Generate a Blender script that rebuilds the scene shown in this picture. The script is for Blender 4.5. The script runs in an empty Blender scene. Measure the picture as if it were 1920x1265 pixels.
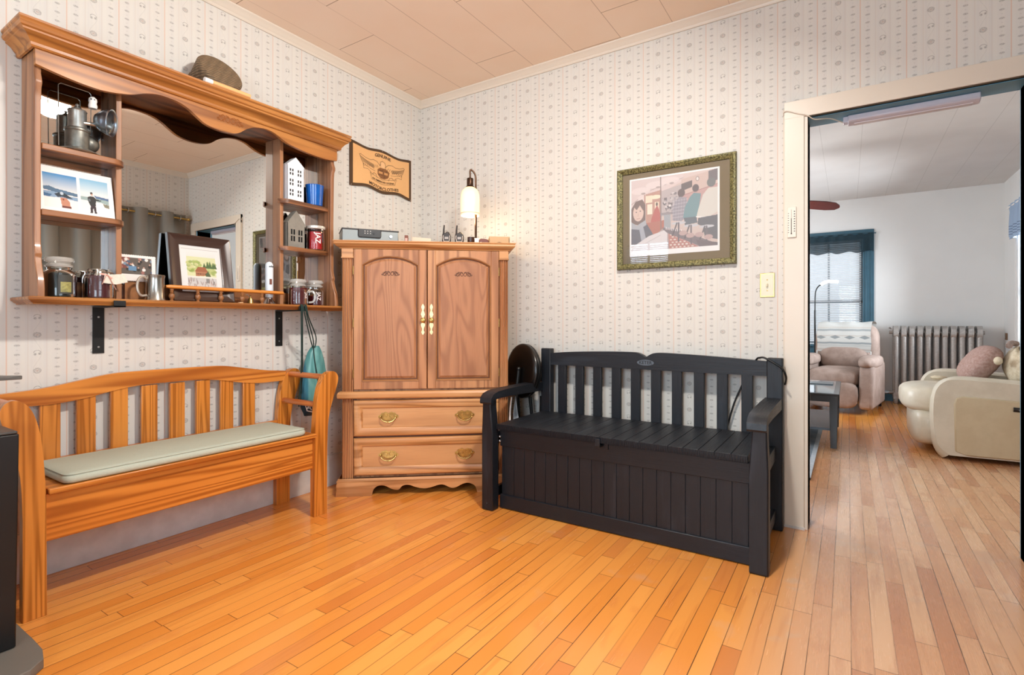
import bpy, bmesh, math, random
import numpy as np
from mathutils import Vector, Matrix
random.seed(7)
SC = bpy.context.scene
COL = SC.collection
PI = math.pi

def lin(c):
    def f(v): return v/12.92 if v <= .04045 else ((v+.055)/1.055)**2.4
    if isinstance(c, str):
        c = [int(c[i:i+2], 16)/255 for i in (0, 2, 4)]
    return tuple(f(v) for v in c[:3]) + (1.0,)

# ------------------------------------------------------------------ camera
YAW = math.atan(630/975.)
cd = bpy.data.cameras.new('camera'); cam = bpy.data.objects.new('camera', cd); COL.objects.link(cam)
cam.location = (2.735, -2.951, 1.02); cam.rotation_euler = (PI/2, 0, YAW)
cd.sensor_width = 36; cd.lens = 36*975/1920.; cd.shift_y = -27.5/1920; cd.clip_start = .02
SC.camera = cam
# ------------------------------------------------------------------ colour management, world, lights
SC.view_settings.view_transform = 'Standard'; SC.view_settings.look = 'None'
SC.view_settings.exposure = 0.02; SC.view_settings.gamma = 1.0
SC.view_settings.use_curve_mapping = False
SC.cycles.use_denoising = True
SC.cycles.max_bounces = 10; SC.cycles.diffuse_bounces = 6; SC.cycles.glossy_bounces = 5
SC.cycles.transparent_max_bounces = 12; SC.cycles.sample_clamp_indirect = 6
SC.cycles.caustics_reflective = False; SC.cycles.caustics_refractive = False
W = bpy.data.worlds.new('world'); SC.world = W; W.use_nodes = True
W.node_tree.nodes['Background'].inputs[0].default_value = (.80, .90, 1.0, 1)
W.node_tree.nodes['Background'].inputs[1].default_value = .9

def light(name, kind, loc, power, col, size=.2, sy=None, rot=(0, 0, 0)):
    d = bpy.data.lights.new(name, kind); d.energy = power; d.color = col
    if kind == 'AREA':
        d.shape = 'RECTANGLE'; d.size = size; d.size_y = sy or size
    else: d.shadow_soft_size = size
    o = bpy.data.objects.new(name, d); COL.objects.link(o); o.location = loc; o.rotation_euler = rot
    return o
# the ceiling lamp of the front room hangs where the mirror shows it; daylight comes through the known windows and added ones
cl = light('ceiling_lamp_light', 'AREA', (2.25, -1.55, 2.610), 74, (1, .945, .875), .20, None, (0, .50, 0))
cl.data.shape = 'DISK'
light('window_daylight', 'AREA', (.44, -4.10, 1.62), 44, (.70, .85, 1), .66, 1.2, (PI/2, 0, 0))
light('added_rear_fill', 'AREA', (2.35, -4.10, 1.45), 76, (.70, .86, 1), 1.2, 1.5, (PI/2, 0, 0))  # added fill from behind the camera
light('added_right_fill', 'AREA', (3.72, -2.72, 1.45), 34, (.72, .86, 1), 1.3, 1.1, (0, PI/2, 0))  # added light that brightens the left wall evenly
light('far_window_daylight', 'AREA', (2.5, 5.60, 1.45), 9, (.84, .92, 1), .8, 1.4, (-PI/2, 0, 0))
light('side_window_daylight', 'AREA', (4.50, 4.15, 1.47), 170, (.84, .92, 1), 1.5, 1.3, (0, PI/2, 0))
light('added_living_fill', 'AREA', (.02, 2.2, 1.5), 85, (.86, .93, 1), 1.4, 1.4, (0, -PI/2, 0))  # extra living room light, added to lift the far wall and recliner
light('living_ceiling_light', 'POINT', (1.95, 2.85, 2.0), 26, (1, .95, .92), .12)
light('sconce_light', 'POINT', (.718, -.320, 1.675), 3.2, (1, .72, .42), .03)

# ------------------------------------------------------------------ node helpers
class S:
    def __init__(s, nt, k): s.nt = nt; s.k = k
    def _m(s, op, *a, clamp=False):
        n = s.nt.nodes.new('ShaderNodeMath'); n.operation = op; n.use_clamp = clamp
        for i, x in enumerate((s,)+a):
            if isinstance(x, S): s.nt.links.new(x.k, n.inputs[i])
            else: n.inputs[i].default_value = float(x)
        return S(s.nt, n.outputs[0])
    def __add__(s, o): return s._m('ADD', o)
    __radd__ = __add__
    def __mul__(s, o): return s._m('MULTIPLY', o)
    __rmul__ = __mul__
    def __sub__(s, o): return s._m('SUBTRACT', o)
    def __rsub__(s, o): return (s*-1.0)+o
    def __truediv__(s, o): return s._m('DIVIDE', o)
    def lt(s, o): return s._m('LESS_THAN', o)
    def gt(s, o): return s._m('GREATER_THAN', o)
    def fract(s): return s._m('FRACT')
    def floor(s): return s._m('FLOOR')
    def abs(s): return s._m('ABSOLUTE')
    def sin(s): return s._m('SINE')
    def sqrt(s): return s._m('SQRT')
    def pw(s, o): return s._m('POWER', o)
    def mx(s, o): return s._m('MAXIMUM', o)
    def mn(s, o): return s._m('MINIMUM', o)
    def step(s, a, b):   # smooth 0..1 from a to b
        n = s.nt.nodes.new('ShaderNodeMapRange'); n.interpolation_type = 'SMOOTHSTEP'
        s.nt.links.new(s.k, n.inputs[0]); n.inputs[1].default_value = a; n.inputs[2].default_value = b
        n.inputs[3].default_value = 0; n.inputs[4].default_value = 1
        if a > b:
            n.inputs[1].default_value = b; n.inputs[2].default_value = a
            n.inputs[3].default_value = 1; n.inputs[4].default_value = 0
        return S(s.nt, n.outputs[0])

class M:
    """a procedural material under construction"""
    def __init__(s, name, col='808080', rough=.5, metal=0, spec=.5, coat=0, **kw):
        s.m = bpy.data.materials.new(name); s.m.use_nodes = True; s.nt = s.m.node_tree
        s.b = s.nt.nodes['Principled BSDF']
        s.set('Base Color', lin(col) if isinstance(col, (str, tuple)) else col)
        s.set('Roughness', rough); s.set('Metallic', metal); s.set('Specular IOR Level', spec)
        s.set('Coat Weight', coat); s.set('Coat Roughness', .12)
        for k, v in kw.items(): s.set(k.replace('_', ' '), v)
    def set(s, k, v):
        if isinstance(v, S): s.nt.links.new(v.k, s.b.inputs[k])
        else: s.b.inputs[k].default_value = v
    def n(s, t): return s.nt.nodes.new(t)
    def xyz(s, world=False):
        if world:
            g = s.n('ShaderNodeNewGeometry'); o = g.outputs['Position']
        else: o = s.n('ShaderNodeTexCoord').outputs['Object']
        p = s.n('ShaderNodeSeparateXYZ'); s.nt.links.new(o, p.inputs[0])
        return [S(s.nt, p.outputs[i]) for i in range(3)]
    def comb(s, x, y, z):
        c = s.n('ShaderNodeCombineXYZ')
        for i, v in enumerate((x, y, z)):
            if isinstance(v, S): s.nt.links.new(v.k, c.inputs[i])
            else: c.inputs[i].default_value = v
        return S(s.nt, c.outputs[0])
    def noise(s, vec, scale=1, detail=2, rough=.5, dist=0):
        n = s.n('ShaderNodeTexNoise'); s.nt.links.new(vec.k, n.inputs['Vector'])
        n.inputs['Scale'].default_value = scale; n.inputs['Detail'].default_value = detail
        n.inputs['Roughness'].default_value = rough; n.inputs['Distortion'].default_value = dist
        return S(s.nt, n.outputs['Fac'])
    def white(s, vec):
        n = s.n('ShaderNodeTexWhiteNoise'); s.nt.links.new(vec.k, n.inputs['Vector'])
        return S(s.nt, n.outputs['Value'])
    def mix(s, f, a, b, mode='MIX'):
        n = s.n('ShaderNodeMix'); n.data_type = 'RGBA'; n.blend_type = mode
        for sock, v in ((n.inputs[0], f), (n.inputs[6], a), (n.inputs[7], b)):
            if isinstance(v, S): s.nt.links.new(v.k, sock)
            elif isinstance(v, (int, float)): sock.default_value = v
            else: sock.default_value = lin(v)
        return S(s.nt, n.outputs[2])
    def bump(s, h, strength=.3, dist=.002):
        n = s.n('ShaderNodeBump'); s.nt.links.new(h.k, n.inputs['Height'])
        n.inputs['Strength'].default_value = strength; n.inputs['Distance'].default_value = dist
        s.nt.links.new(n.outputs[0], s.b.inputs['Normal'])

def plain(name, col, rough=.5, metal=0, nz=0, bump=0, nscale=30, **kw):
    """a plain coat with a faint mottling so that it is not dead flat"""
    m = M(name, col, rough, metal, **kw)
    x, y, z = m.xyz(); v = m.comb(x, y, z)
    a = m.noise(v, nscale, 3)
    if nz:
        c = lin(col); m.set('Base Color', m.mix(a.step(.3, .7)*nz, col, tuple(max(0, k*.72) for k in [int(col[i:i+2], 16)/255 for i in (0, 2, 4)])))
    if bump: m.bump(a, bump, .003)
    return m.m

def wood(name, c_mid, c_dark, c_light, axis='z', ring=7., along=.9, across=9., rough=.42, pores=.35, coat=.15, seed=0., lines=.8):
    m = M(name, c_mid, rough, coat=coat)
    X = m.xyz()
    i = 'xyz'.index(axis)
    q = [X[k]*(along if k == i else across) + seed*(k+1) for k in range(3)]
    v = m.comb(*q)
    nz = m.noise(v, 1.0, 1.5, .45, .25)
    s = ((nz*ring*6.283).sin()*.5+.5)
    s = s.pw(2.2)
    p = [X[k]*(6. if k == i else 260.) for k in range(3)]
    por = m.noise(m.comb(*p), 1.0, 2, .6)
    broad = m.noise(m.comb(*[X[k]*(1.2 if k == i else 5.)+seed for k in range(3)]), 1.0, 2)
    c = m.mix(broad.step(.3, .7), c_mid, c_light)
    c = m.mix(s*lines, c, c_dark)
    c = m.mix(por.step(.52, .75)*pores, c, c_dark)
    m.set('Base Color', c); m.bump(por+s*.4, .10, .0015)
    return m.m

# ------------------------------------------------------------------ mesh helpers
class MB:
    def __init__(s): s.v = []; s.f = []
    def add(s, vs, fs):
        n = len(s.v); s.v += [tuple(p) for p in vs]; s.f += [tuple(i+n for i in f) for f in fs]; return s
    def box(s, x0, x1, y0, y1, z0, z1):
        vs = [(x, y, z) for x in (x0, x1) for y in (y0, y1) for z in (z0, z1)]
        return s.add(vs, [(0, 1, 3, 2), (4, 6, 7, 5), (0, 4, 5, 1), (2, 3, 7, 6), (0, 2, 6, 4), (1, 5, 7, 3)])
    def prism(s, poly, axis, a, b):
        """poly: 2-D points in the other two axes (in xyz order); extruded along axis from a to b"""
        i = 'xyz'.index(axis)
        def P(p, t):
            q = list(p); q.insert(i, t); return q
        n = len(poly)
        # keep concave outlines clean: triangulate through mathutils
        from mathutils.geometry import tessellate_polygon
        tri = tessellate_polygon([[Vector((p[0], p[1], 0)) for p in poly]])
        vs = [P(p, a) for p in poly]+[P(p, b) for p in poly]
        fs = [tuple(t) for t in tri]+[tuple(k+n for k in reversed(t)) for t in tri]
        fs += [(k, (k+1) % n, (k+1) % n+n, k+n) for k in range(n)]
        return s.add(vs, fs)
    def rings(s, rs, cap=True, closed=False):
        n = len(rs[0]); vs = [p for r in rs for p in r]; fs = []
        m = len(rs)
        for a in range(m if closed else m-1):
            b = (a+1) % m
            for k in range(n): fs.append((a*n+k, a*n+(k+1) % n, b*n+(k+1) % n, b*n+k))
        if cap and not closed: fs += [tuple(range(n))[::-1], tuple(range((m-1)*n, m*n))]
        return s.add(vs, fs)
    def tube(s, path, r, n=10, cap=True, closed=False, flat=None):
        path = [Vector(p) for p in path]; m = len(path)
        rr = r if isinstance(r, (list, tuple)) else [r]*m
        rs = []; up = None
        for i in range(m):
            if closed: t = path[(i+1) % m]-path[i-1]
            else: t = path[min(i+1, m-1)]-path[max(i-1, 0)]
            t.normalize()
            if up is None:
                up = Vector((0, 0, 1)) if abs(t.z) < .9 else Vector((1, 0, 0))
            u = (up - t*up.dot(t))
            if u.length < 1e-6: u = t.orthogonal()
            u.normalize(); w = t.cross(u); up = u
            fx = flat or (1, 1)
            rs.append([path[i]+u*math.cos(2*PI*k/n)*rr[i]*fx[0]+w*math.sin(2*PI*k/n)*rr[i]*fx[1] for k in range(n)])
        return s.rings(rs, cap, closed)
    def cyl(s, p0, p1, r0, r1=None, n=20):
        return s.tube([p0, p1], [r0, r0 if r1 is None else r1], n)
    def lathe(s, prof, c=(0, 0, 0), n=28, axis=(0, 0, 1), cap=True):
        """prof: (radius, height) pairs"""
        q = Vector((0, 0, 1)).rotation_difference(Vector(axis)); c = Vector(c)
        rs = [[c+q @ Vector((max(r, 1e-4)*math.cos(2*PI*k/n), max(r, 1e-4)*math.sin(2*PI*k/n), h)) for k in range(n)] for r, h in prof]
        return s.rings(rs, cap)
    def ball(s, c, r, n=14, sc=(1, 1, 1)):
        m = n//2
        rs = [[(c[0]+sc[0]*r*max(1e-4, math.sin(PI*j/m))*math.cos(2*PI*k/n), c[1]+sc[1]*r*max(1e-4, math.sin(PI*j/m))*math.sin(2*PI*k/n), c[2]-sc[2]*r*math.cos(PI*j/m)) for k in range(n)] for j in range(m+1)]
        return s.rings(rs)
    def grid(s, f, nu, nv, closed_u=False):
        vs = [f(i/(nu if closed_u else nu-1), j/(nv-1)) for j in range(nv) for i in range(nu)]
        fs = []
        for j in range(nv-1):
            for i in range(nu if closed_u else nu-1):
                i2 = (i+1) % nu
                fs.append((j*nu+i, j*nu+i2, (j+1)*nu+i2, (j+1)*nu+i))
        return s.add(vs, fs)
    def mould(s, path, prof, closed=False, plane='xy', base=0., cap=True):
        """sweep prof [(out, up)] along a 2-D path with mitred corners; out = to the right of travel"""
        P = [Vector(p) for p in path]; m = len(P); rs = []
        for i in range(m):
            a = P[i]-P[i-1] if (i > 0 or closed) else P[1]-P[0]
            b = P[(i+1) % m]-P[i] if (i < m-1 or closed) else P[-1]-P[-2]
            a.normalize(); b.normalize()
            na = Vector((a.y, -a.x)); nb = Vector((b.y, -b.x)); d = (na+nb)
            d = d/max(.05, d.dot(na)) if d.length > 1e-6 else na
            ring = []
            for o, u in prof:
                q = P[i]+d*o
                if plane == 'xy': ring.append((q.x, q.y, base+u))
                elif plane == 'yz': ring.append((base+u, q.x, q.y))
                else: ring.append((q.x, base+u, q.y))
            rs.append(ring)
        return s.rings(rs, cap, closed)
    def build(s, name, mat, parent=None, shift=True, bevel=0, smooth=35, sub=0):
        me = bpy.data.meshes.new(name)
        off = Vector((0, 0, 0))
        if parent is not None and shift:
            q = parent
            while q is not None: off += Vector(q.location); q = q.parent
        me.from_pydata([tuple(Vector(p)-off) for p in s.v], [], s.f); me.update()
        bm = bmesh.new(); bm.from_mesh(me)
        bmesh.ops.recalc_face_normals(bm, faces=bm.faces[:]); bm.to_mesh(me); bm.free()
        if smooth:
            me.polygons.foreach_set('use_smooth', [True]*len(me.polygons))
            me.set_sharp_from_angle(angle=math.radians(smooth))
        o = bpy.data.objects.new(name, me); COL.objects.link(o)
        me.materials.append(mat)
        if parent is not None: o.parent = parent
        if bevel:
            b = o.modifiers.new('bevel', 'BEVEL'); b.width = bevel; b.segments = 2; b.limit_method = 'ANGLE'; b.angle_limit = .6
            b.harden_normals = False
        if sub:
            u = o.modifiers.new('subsurf', 'SUBSURF'); u.levels = u.render_levels = sub
        return o

def tag(o, label, cat, group=None):
    o['label'] = label; o['category'] = cat
    if group: o['group'] = group
    return o
def thing(name, loc, label, cat, group=None, rot=0):
    o = bpy.data.objects.new(name, None); COL.objects.link(o); o.location = loc; o.rotation_euler = (0, 0, rot)
    o.empty_display_size = .1
    return tag(o, label, cat, group)
def struct(mb, name, mat, **k):
    o = mb.build(name, mat, **k); o['kind'] = 'structure'; return o
def copy_tree(o, parent=None):
    c = o.copy(); COL.objects.link(c)
    if parent is not None: c.parent = parent
    for ch in o.children: copy_tree(ch, c)
    return c
def text_mesh(txt, size, depth=.0004, bold=.018):
    cu = bpy.data.curves.new('lettering', 'FONT'); cu.body = txt; cu.size = size; cu.extrude = depth; cu.offset = size*bold
    cu.align_x = 'CENTER'; cu.align_y = 'CENTER'
    t = bpy.data.objects.new('lettering', cu); COL.objects.link(t)
    dg = bpy.context.evaluated_depsgraph_get()
    me = bpy.data.meshes.new_from_object(t.evaluated_get(dg)); bpy.data.objects.remove(t)
    return [v.co.copy() for v in me.vertices], [tuple(p.vertices) for p in me.polygons]
def lettering(txt, size, fn, mat, parent, name='lettering', label=None):
    """fn maps (u, v, d) of the text plane to world"""
    vs, fs = text_mesh(txt, size)
    mb = MB(); mb.add([fn(p.x, p.y, p.z) for p in vs], fs)
    o = mb.build(name, mat, parent, smooth=0)
    if label: o['label'] = label
    return o

# ---- a small painter: printed pictures become vertex colours of a fine flat grid
class Canvas:
    def __init__(s, w, h, col='ffffff'):
        s.w, s.h = w, h; s.a = np.zeros((h, w, 3)); s.a[:] = lin(col)[:3]
        s.y, s.x = np.mgrid[0:h, 0:w]; s.x = (s.x+.5)/w; s.y = (s.y+.5)/h      # y runs downwards
    def put(s, m, col, al=1.):
        c = np.array(lin(col)[:3]); m = (m*al)[..., None]; s.a = s.a*(1-m)+c*m
    def poly(s, pts, col, al=1.):
        ins = np.zeros(s.x.shape, bool); n = len(pts)
        for i in range(n):
            x0, y0 = pts[i]; x1, y1 = pts[(i+1) % n]
            if y0 == y1: continue
            c = ((s.y < y0) != (s.y < y1)) & (s.x < (x1-x0)*(s.y-y0)/(y1-y0)+x0)
            ins ^= c
        s.put(ins.astype(float), col, al)
    def rect(s, x0, y0, x1, y1, col, al=1.): s.poly([(x0, y0), (x1, y0), (x1, y1), (x0, y1)], col, al)
    def ell(s, cx, cy, rx, ry, col, al=1., rot=0):
        dx = s.x-cx; dy = s.y-cy; c, n = math.cos(rot), math.sin(rot)
        u = (dx*c+dy*n)/rx; v = (-dx*n+dy*c)/ry
        s.put(np.clip((1-np.sqrt(u*u+v*v))*max(4, s.w*rx*.7), 0, 1), col, al)
    def line(s, pts, wd, col, al=1.):
        asp = s.h/s.w
        for (x0, y0), (x1, y1) in zip(pts[:-1], pts[1:]):
            dx, dy = x1-x0, (y1-y0)*asp; L = dx*dx+dy*dy+1e-12
            t = np.clip(((s.x-x0)*dx+(s.y-y0)*asp*dy)/L, 0, 1)
            d = np.hypot(s.x-x0-t*dx, (s.y-y0)*asp-t*dy)
            s.put(np.clip((wd/2-d)*s.w+.5, 0, 1), col, al)
    def grad(s, x0, y0, x1, y1, c0, c1, al=1.):
        m = ((s.x >= x0) & (s.x < x1) & (s.y >= y0) & (s.y < y1)).astype(float)*al
        t = np.clip((s.y-y0)/(y1-y0), 0, 1)[..., None]
        c = np.array(lin(c0)[:3])*(1-t)+np.array(lin(c1)[:3])*t
        s.a = s.a*(1-m[..., None])+c*m[..., None]
    def speck(s, amt, seed=1, cell=3):
        r = np.random.RandomState(seed).rand(s.h//cell+2, s.w//cell+2)
        r = np.kron(r, np.ones((cell, cell)))[:s.h, :s.w]
        s.a *= (1+amt*(r-.5))[..., None]
def picture(canvas, fn, name, parent, rough=.6, coat=0):
    """fn(u, v) -> world point, v downwards"""
    h, w = canvas.h, canvas.w
    mb = MB(); mb.grid(lambda u, v: fn(u, v), w, h)
    m = M(name+'_print', 'ffffff', rough, coat=coat)
    a = m.n('ShaderNodeAttribute'); a.attribute_name = 'print'
    m.nt.links.new(a.outputs['Color'], m.b.inputs['Base Color'])
    me = bpy.data.meshes.new(name)
    off = Vector((0, 0, 0)); q = parent
    while q is not None: off += Vector(q.location); q = q.parent
    me.from_pydata([tuple(Vector(p)-off) for p in mb.v], [], mb.f)
    at = me.color_attributes.new('print', 'FLOAT_COLOR', 'POINT')
    at.data.foreach_set('color', np.dstack([np.clip(canvas.a, 0, 1), np.ones((h, w))]).astype(np.float32).ravel())
    me.materials.append(m.m)
    o = bpy.data.objects.new(name, me); COL.objects.link(o); o.parent = parent
    return o

def smooth_pts(pts, k=6, closed=False):
    P = [Vector(p) for p in pts]; n = len(P); out = []
    for i in range(n if closed else n-1):
        p0 = P[i-1] if (closed or i > 0) else P[0]; p1 = P[i]; p2 = P[(i+1) % n]
        p3 = P[(i+2) % n] if (closed or i+2 < n) else P[-1]
        for j in range(k):
            t = j/k
            out.append(.5*((2*p1)+(p2-p0)*t+(2*p0-5*p1+4*p2-p3)*t*t+(3*p1-p0-3*p2+p3)*t**3))
    if not closed: out.append(P[-1])
    return out
# ------------------------------------------------------------------ materials
def wallpaper(name, axis, phase, period):
    m = M(name, 'd6d6d0', .62, spec=.25)
    X = m.xyz(world=True); u = X['xyz'.index(axis)]; z = X[2]
    fu = ((u-phase)/period).fract()          # 0 at a peach stripe
    col = m.mix(m.noise(m.comb(fu*9., 0., 0.), 1., 1).step(.35, .65)*.5, 'd7d5ce', 'cfcdca')
    # soft edges of the rose band
    e1 = ((fu-.34).abs()).step(.018, .004)+((fu-.655).abs()).step(.018, .004)
    col = m.mix(e1*.30, col, 'c9bdb3')
    st = (fu-.5).abs().step(.484, .495)
    col = m.mix(st*.55, col, 'd6a586')
    def ink(c, mask, k, colour): return m.mix(mask*k, c, colour)
    scr = m.noise(m.comb(u, z, 0.), 420., 2)
    # small sprigs either side of each stripe
    for cu, sh in ((.165, 0.), (.835, .5)):
        a = (fu-cu)*period; f = ((z/.0365)+sh).fract(); b = (f-.5)*.0365
        r = (a*a*.55+b*b*2.6).sqrt()
        par = (((z/.0365)+sh).floor()*.5).fract()      # 0 or .5
        big = r.step(.0082, .0054)
        col = ink(col, big*scr.step(.40, .52), .50, '5a5756')
        b2 = ((f-.5).abs()-.5)*.0365
        r2 = (a*a+b2*b2*2.).sqrt()
        col = ink(col, r2.step(.0034, .0018), .18, '6d6764')
    # roses and bud pairs down the middle, on a trailing vine
    a0 = (fu-.495)*period
    k = z/.072; f = k.fract(); b = (f-.5)*.072; par = (k*.5).floor()*2; odd = ((k*.5).fract()).gt(.5)
    r = (a0*a0+b*b*1.3).sqrt()
    ring = ((r-.0100).abs()).step(.0038, .001)*scr.step(.36, .50)
    disc = r.step(.0145, .0120)
    rose = (ring+disc*scr.step(.47, .53)*.9)._m('MINIMUM', 1.0)
    bl = ((a0+.007)*(a0+.007)+(b+.006)*(b+.006)).sqrt(); br = ((a0-.007)*(a0-.007)+(b+.004)*(b+.004)).sqrt()
    bud = ((bl.step(.006, .003)+br.step(.006, .003))+((r-.011).abs().step(.002, .0006))*(b.gt(0.)))._m('MINIMUM', 1.)*scr.step(.36, .46)
    col = ink(col, rose*odd, .44, '5b5350')
    col = ink(col, (1.-odd)*bud, .50, '4a4846')
    col = ink(col, r.step(.006, .002)*odd, .35, 'b98a7a')
    vine = (a0-(z*(6.283/.144)).sin()*.0135).abs().step(.0016, .0004)
    col = ink(col, vine, .13, '6d6a66')
    m.set('Base Color', col)
    m.bump(m.noise(m.comb(u, X[0]+X[1], z), 60., 2), .05, .002)
    return m.m
WP_LEFT = wallpaper('wallpaper_left', 'y', -1.953, .1850)
WP_BACK = wallpaper('wallpaper_back', 'x', 1.911, .1745)
WP_RIGHT = wallpaper('wallpaper_right', 'y', -.05, .185)
WP_FRONT = wallpaper('wallpaper_front', 'x', .02, .18)

def floor_mat():
    m = M('strip_floor', 'd08a3c', .26, spec=.5, coat=.35)
    x, y, z = m.xyz(world=True)
    bw = .0573
    ux = (x-2.744)/bw; i = ux.floor(); fx = ux.fract()
    r0 = m.white(m.comb(i, 3.1, 0.))
    L = .82
    vy = y/L+r0*7.3; j = vy.floor(); fy = vy.fract()
    r1 = m.white(m.comb(i, j, 1.)); r2 = m.white(m.comb(i, j, 5.))
    g = m.noise(m.comb(x*34.+i*3.7, y*1.7+j*11., r1*9.), 1., 3, .55, .35)
    blot = m.noise(m.comb(x*7.+r2*20., y*3.2, r1*5.), 1., 2, .5, .8)
    fine = m.noise(m.comb(x*300., y*9., 0.), 1., 2)
    # amber varnish ...
    c = m.mix(r1.step(0., 1.), 'dd8b3a', 'ea9f4c')
    c = m.mix((r2.gt(.84))*.55, c, 'c87032')
    c = m.mix(g.step(.52, .74)*.42, c, 'c4722e')
    c = m.mix(blot.step(.56, .72)*.34, c, 'cf7d3c')
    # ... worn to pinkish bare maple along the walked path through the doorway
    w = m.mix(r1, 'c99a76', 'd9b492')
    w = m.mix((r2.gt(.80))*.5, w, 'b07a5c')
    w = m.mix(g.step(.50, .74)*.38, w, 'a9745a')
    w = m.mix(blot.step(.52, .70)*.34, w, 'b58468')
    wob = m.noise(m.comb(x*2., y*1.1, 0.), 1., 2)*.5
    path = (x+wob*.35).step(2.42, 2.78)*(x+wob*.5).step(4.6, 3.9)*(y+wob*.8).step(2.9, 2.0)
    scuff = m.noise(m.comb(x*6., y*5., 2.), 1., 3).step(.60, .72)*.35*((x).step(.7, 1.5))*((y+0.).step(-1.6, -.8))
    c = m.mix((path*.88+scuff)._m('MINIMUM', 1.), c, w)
    gap = (fx-.5).abs().step(.462, .488)
    open_gap = m.noise(m.comb(i*4.3, y*1.3, 7.), 1., 1).step(.42, .62)
    endj = ((fy-.5).abs()).step(.4978, .4992)
    line = (gap*(open_gap*.72+.28)+endj*.75)._m('MINIMUM', 1.)
    c = m.mix(line*.95, c, '3a2113')
    m.set('Base Color', c)
    m.set('Roughness', (fine*.10+blot*.12+.13)+path*.03)
    h = (1.-line)*1.+g*.12+blot*.25
    m.bump(h, .22, .0025)
    return m.m
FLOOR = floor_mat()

def ceiling_mat(name, base, tint, px, py, stag):
    m = M(name, base, .75, spec=.2)
    x, y, z = m.xyz(world=True)
    ux = (x-px)/.2985; i = ux.floor(); fx = ux.fract()
    if stag:
        vy = (y-py)/1.22+m.white(m.comb(i, 1., 0.)).step(0., 1.)*.9; fy = vy.fract()
        on = m.white(m.comb(i, vy.floor(), 4.)).gt(.25)
        ln = ((fx-.5).abs().step(.490, .498)*on*.6+(fy-.5).abs().step(.4975, .4992)*.9)
    else:
        ux = (x-px)/.308; fx = ux.fract(); ln = (fx-.5).abs().step(.490, .497)*.55
    nz = m.noise(m.comb(x, y, 0.), 3., 2)
    c = m.mix(nz.step(.3, .7)*.5, base, tint)
    c = m.mix(ln._m('MINIMUM', 1.), c, '9d7f66' if stag else 'a9a6a2')
    m.set('Base Color', c); return m.m
CEIL = ceiling_mat('painted_ceiling_panels', 'f3dfca', 'f0d8c0', 1.020, -.465, True)
CEIL2 = ceiling_mat('living_ceiling_panels', 'd2d0cd', 'cbc8c5', 2.53, 0, False)

CREAM = plain('cream_gloss_paint', 'dcd2c3', .38, bump=.05)
WHITEP = plain('chipped_white_paint', 'd2d0cc', .5, nz=.25, nscale=14)
LWALL = plain('living_room_white_paint', 'dededc', .75, nz=.06, nscale=3)
TEAL = plain('dark_teal_paint', '2c5668', .38, nz=.25, nscale=9)
TEALD = plain('deep_teal_paint', '214453', .35)
BLUEB = plain('blue_baseboard_paint', '45758c', .4)
GLASS = None
def glass(name, tint='ffffff', refl=1.0, rough=0.02):
    m = bpy.data.materials.new(name); m.use_nodes = True; nt = m.node_tree; nt.nodes.clear()
    o = nt.nodes.new('ShaderNodeOutputMaterial'); mx = nt.nodes.new('ShaderNodeMixShader')
    t = nt.nodes.new('ShaderNodeBsdfTransparent'); t.inputs[0].default_value = lin(tint)
    g = nt.nodes.new('ShaderNodeBsdfGlossy'); g.inputs['Roughness'].default_value = rough
    lw = nt.nodes.new('ShaderNodeFresnel'); lw.inputs[0].default_value = 1.5
    mr = nt.nodes.new('ShaderNodeMath'); mr.operation = 'MULTIPLY'; mr.use_clamp = True
    nt.links.new(lw.outputs[0], mr.inputs[0]); mr.inputs[1].default_value = refl
    nt.links.new(mr.outputs[0], mx.inputs[0])
    nt.links.new(t.outputs[0], mx.inputs[1]); nt.links.new(g.outputs[0], mx.inputs[2]); nt.links.new(mx.outputs[0], o.inputs[0])
    return m
GLASS = glass('clear_glass')
PICGLASS = glass('picture_glass', refl=.8, rough=.0)
JARGLASS = glass('jar_glass', 'f2f4f2', refl=.9, rough=.03)
def emit(name, col, st):
    m = M(name, col, .5); m.set('Emission Color', lin(col)); m.set('Emission Strength', st); return m.m

# ------------------------------------------------------------------ the room shell
H = 2.69
WX = 3.55            # right wall of the front room
YB = -4.0            # wall behind the camera
FY = 5.45            # far wall of the living room
LX = 4.30            # right wall of the living room
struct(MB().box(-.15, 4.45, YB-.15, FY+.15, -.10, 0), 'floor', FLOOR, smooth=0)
struct(MB().box(-.15, WX+.15, YB-.15, .07, H, H+.1), 'ceiling', CEIL, smooth=0)
struct(MB().box(-.15, LX+.15, .07, FY+.15, H, H+.1), 'ceiling', CEIL2, smooth=0)
struct(MB().box(-.15, 0, YB-.15, .07, 0, H), 'wall_left', WP_LEFT, smooth=0)
DX0, DX1, DZ = 2.569, 3.364, 2.036
w = MB().box(0, DX0, 0, .07, 0, H).box(DX0, DX1, 0, .07, DZ, H).box(DX1, WX+.15, 0, .07, 0, H)
struct(w, 'wall_back', WP_BACK, smooth=0)
w = MB().box(-.15, DX0, .07, .14, 0, H).box(DX0, DX1, .07, .14, DZ, H).box(DX1, LX+.15, .07, .14, 0, H)
struct(w, 'wall_partition', LWALL, smooth=0)
def wall_with_hole(axis, p0, p1, a0, a1, holes):
    """wall slab across axis from p0..p1 thick, running a0..a1 in the other direction, holes (b0,b1,z0,z1) sorted"""
    mb = MB(); cur = a0
    def bx(u0, u1, z0, z1):
        if u1-u0 < 1e-4 or z1-z0 < 1e-4: return
        if axis == 'y': mb.box(u0, u1, p0, p1, z0, z1)
        else: mb.box(p0, p1, u0, u1, z0, z1)
    for b0, b1, z0, z1 in holes:
        bx(cur, b0, 0, H); bx(b0, b1, 0, z0); bx(b0, b1, z1, H); cur = b1
    bx(cur, a1, 0, H); return mb
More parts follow.
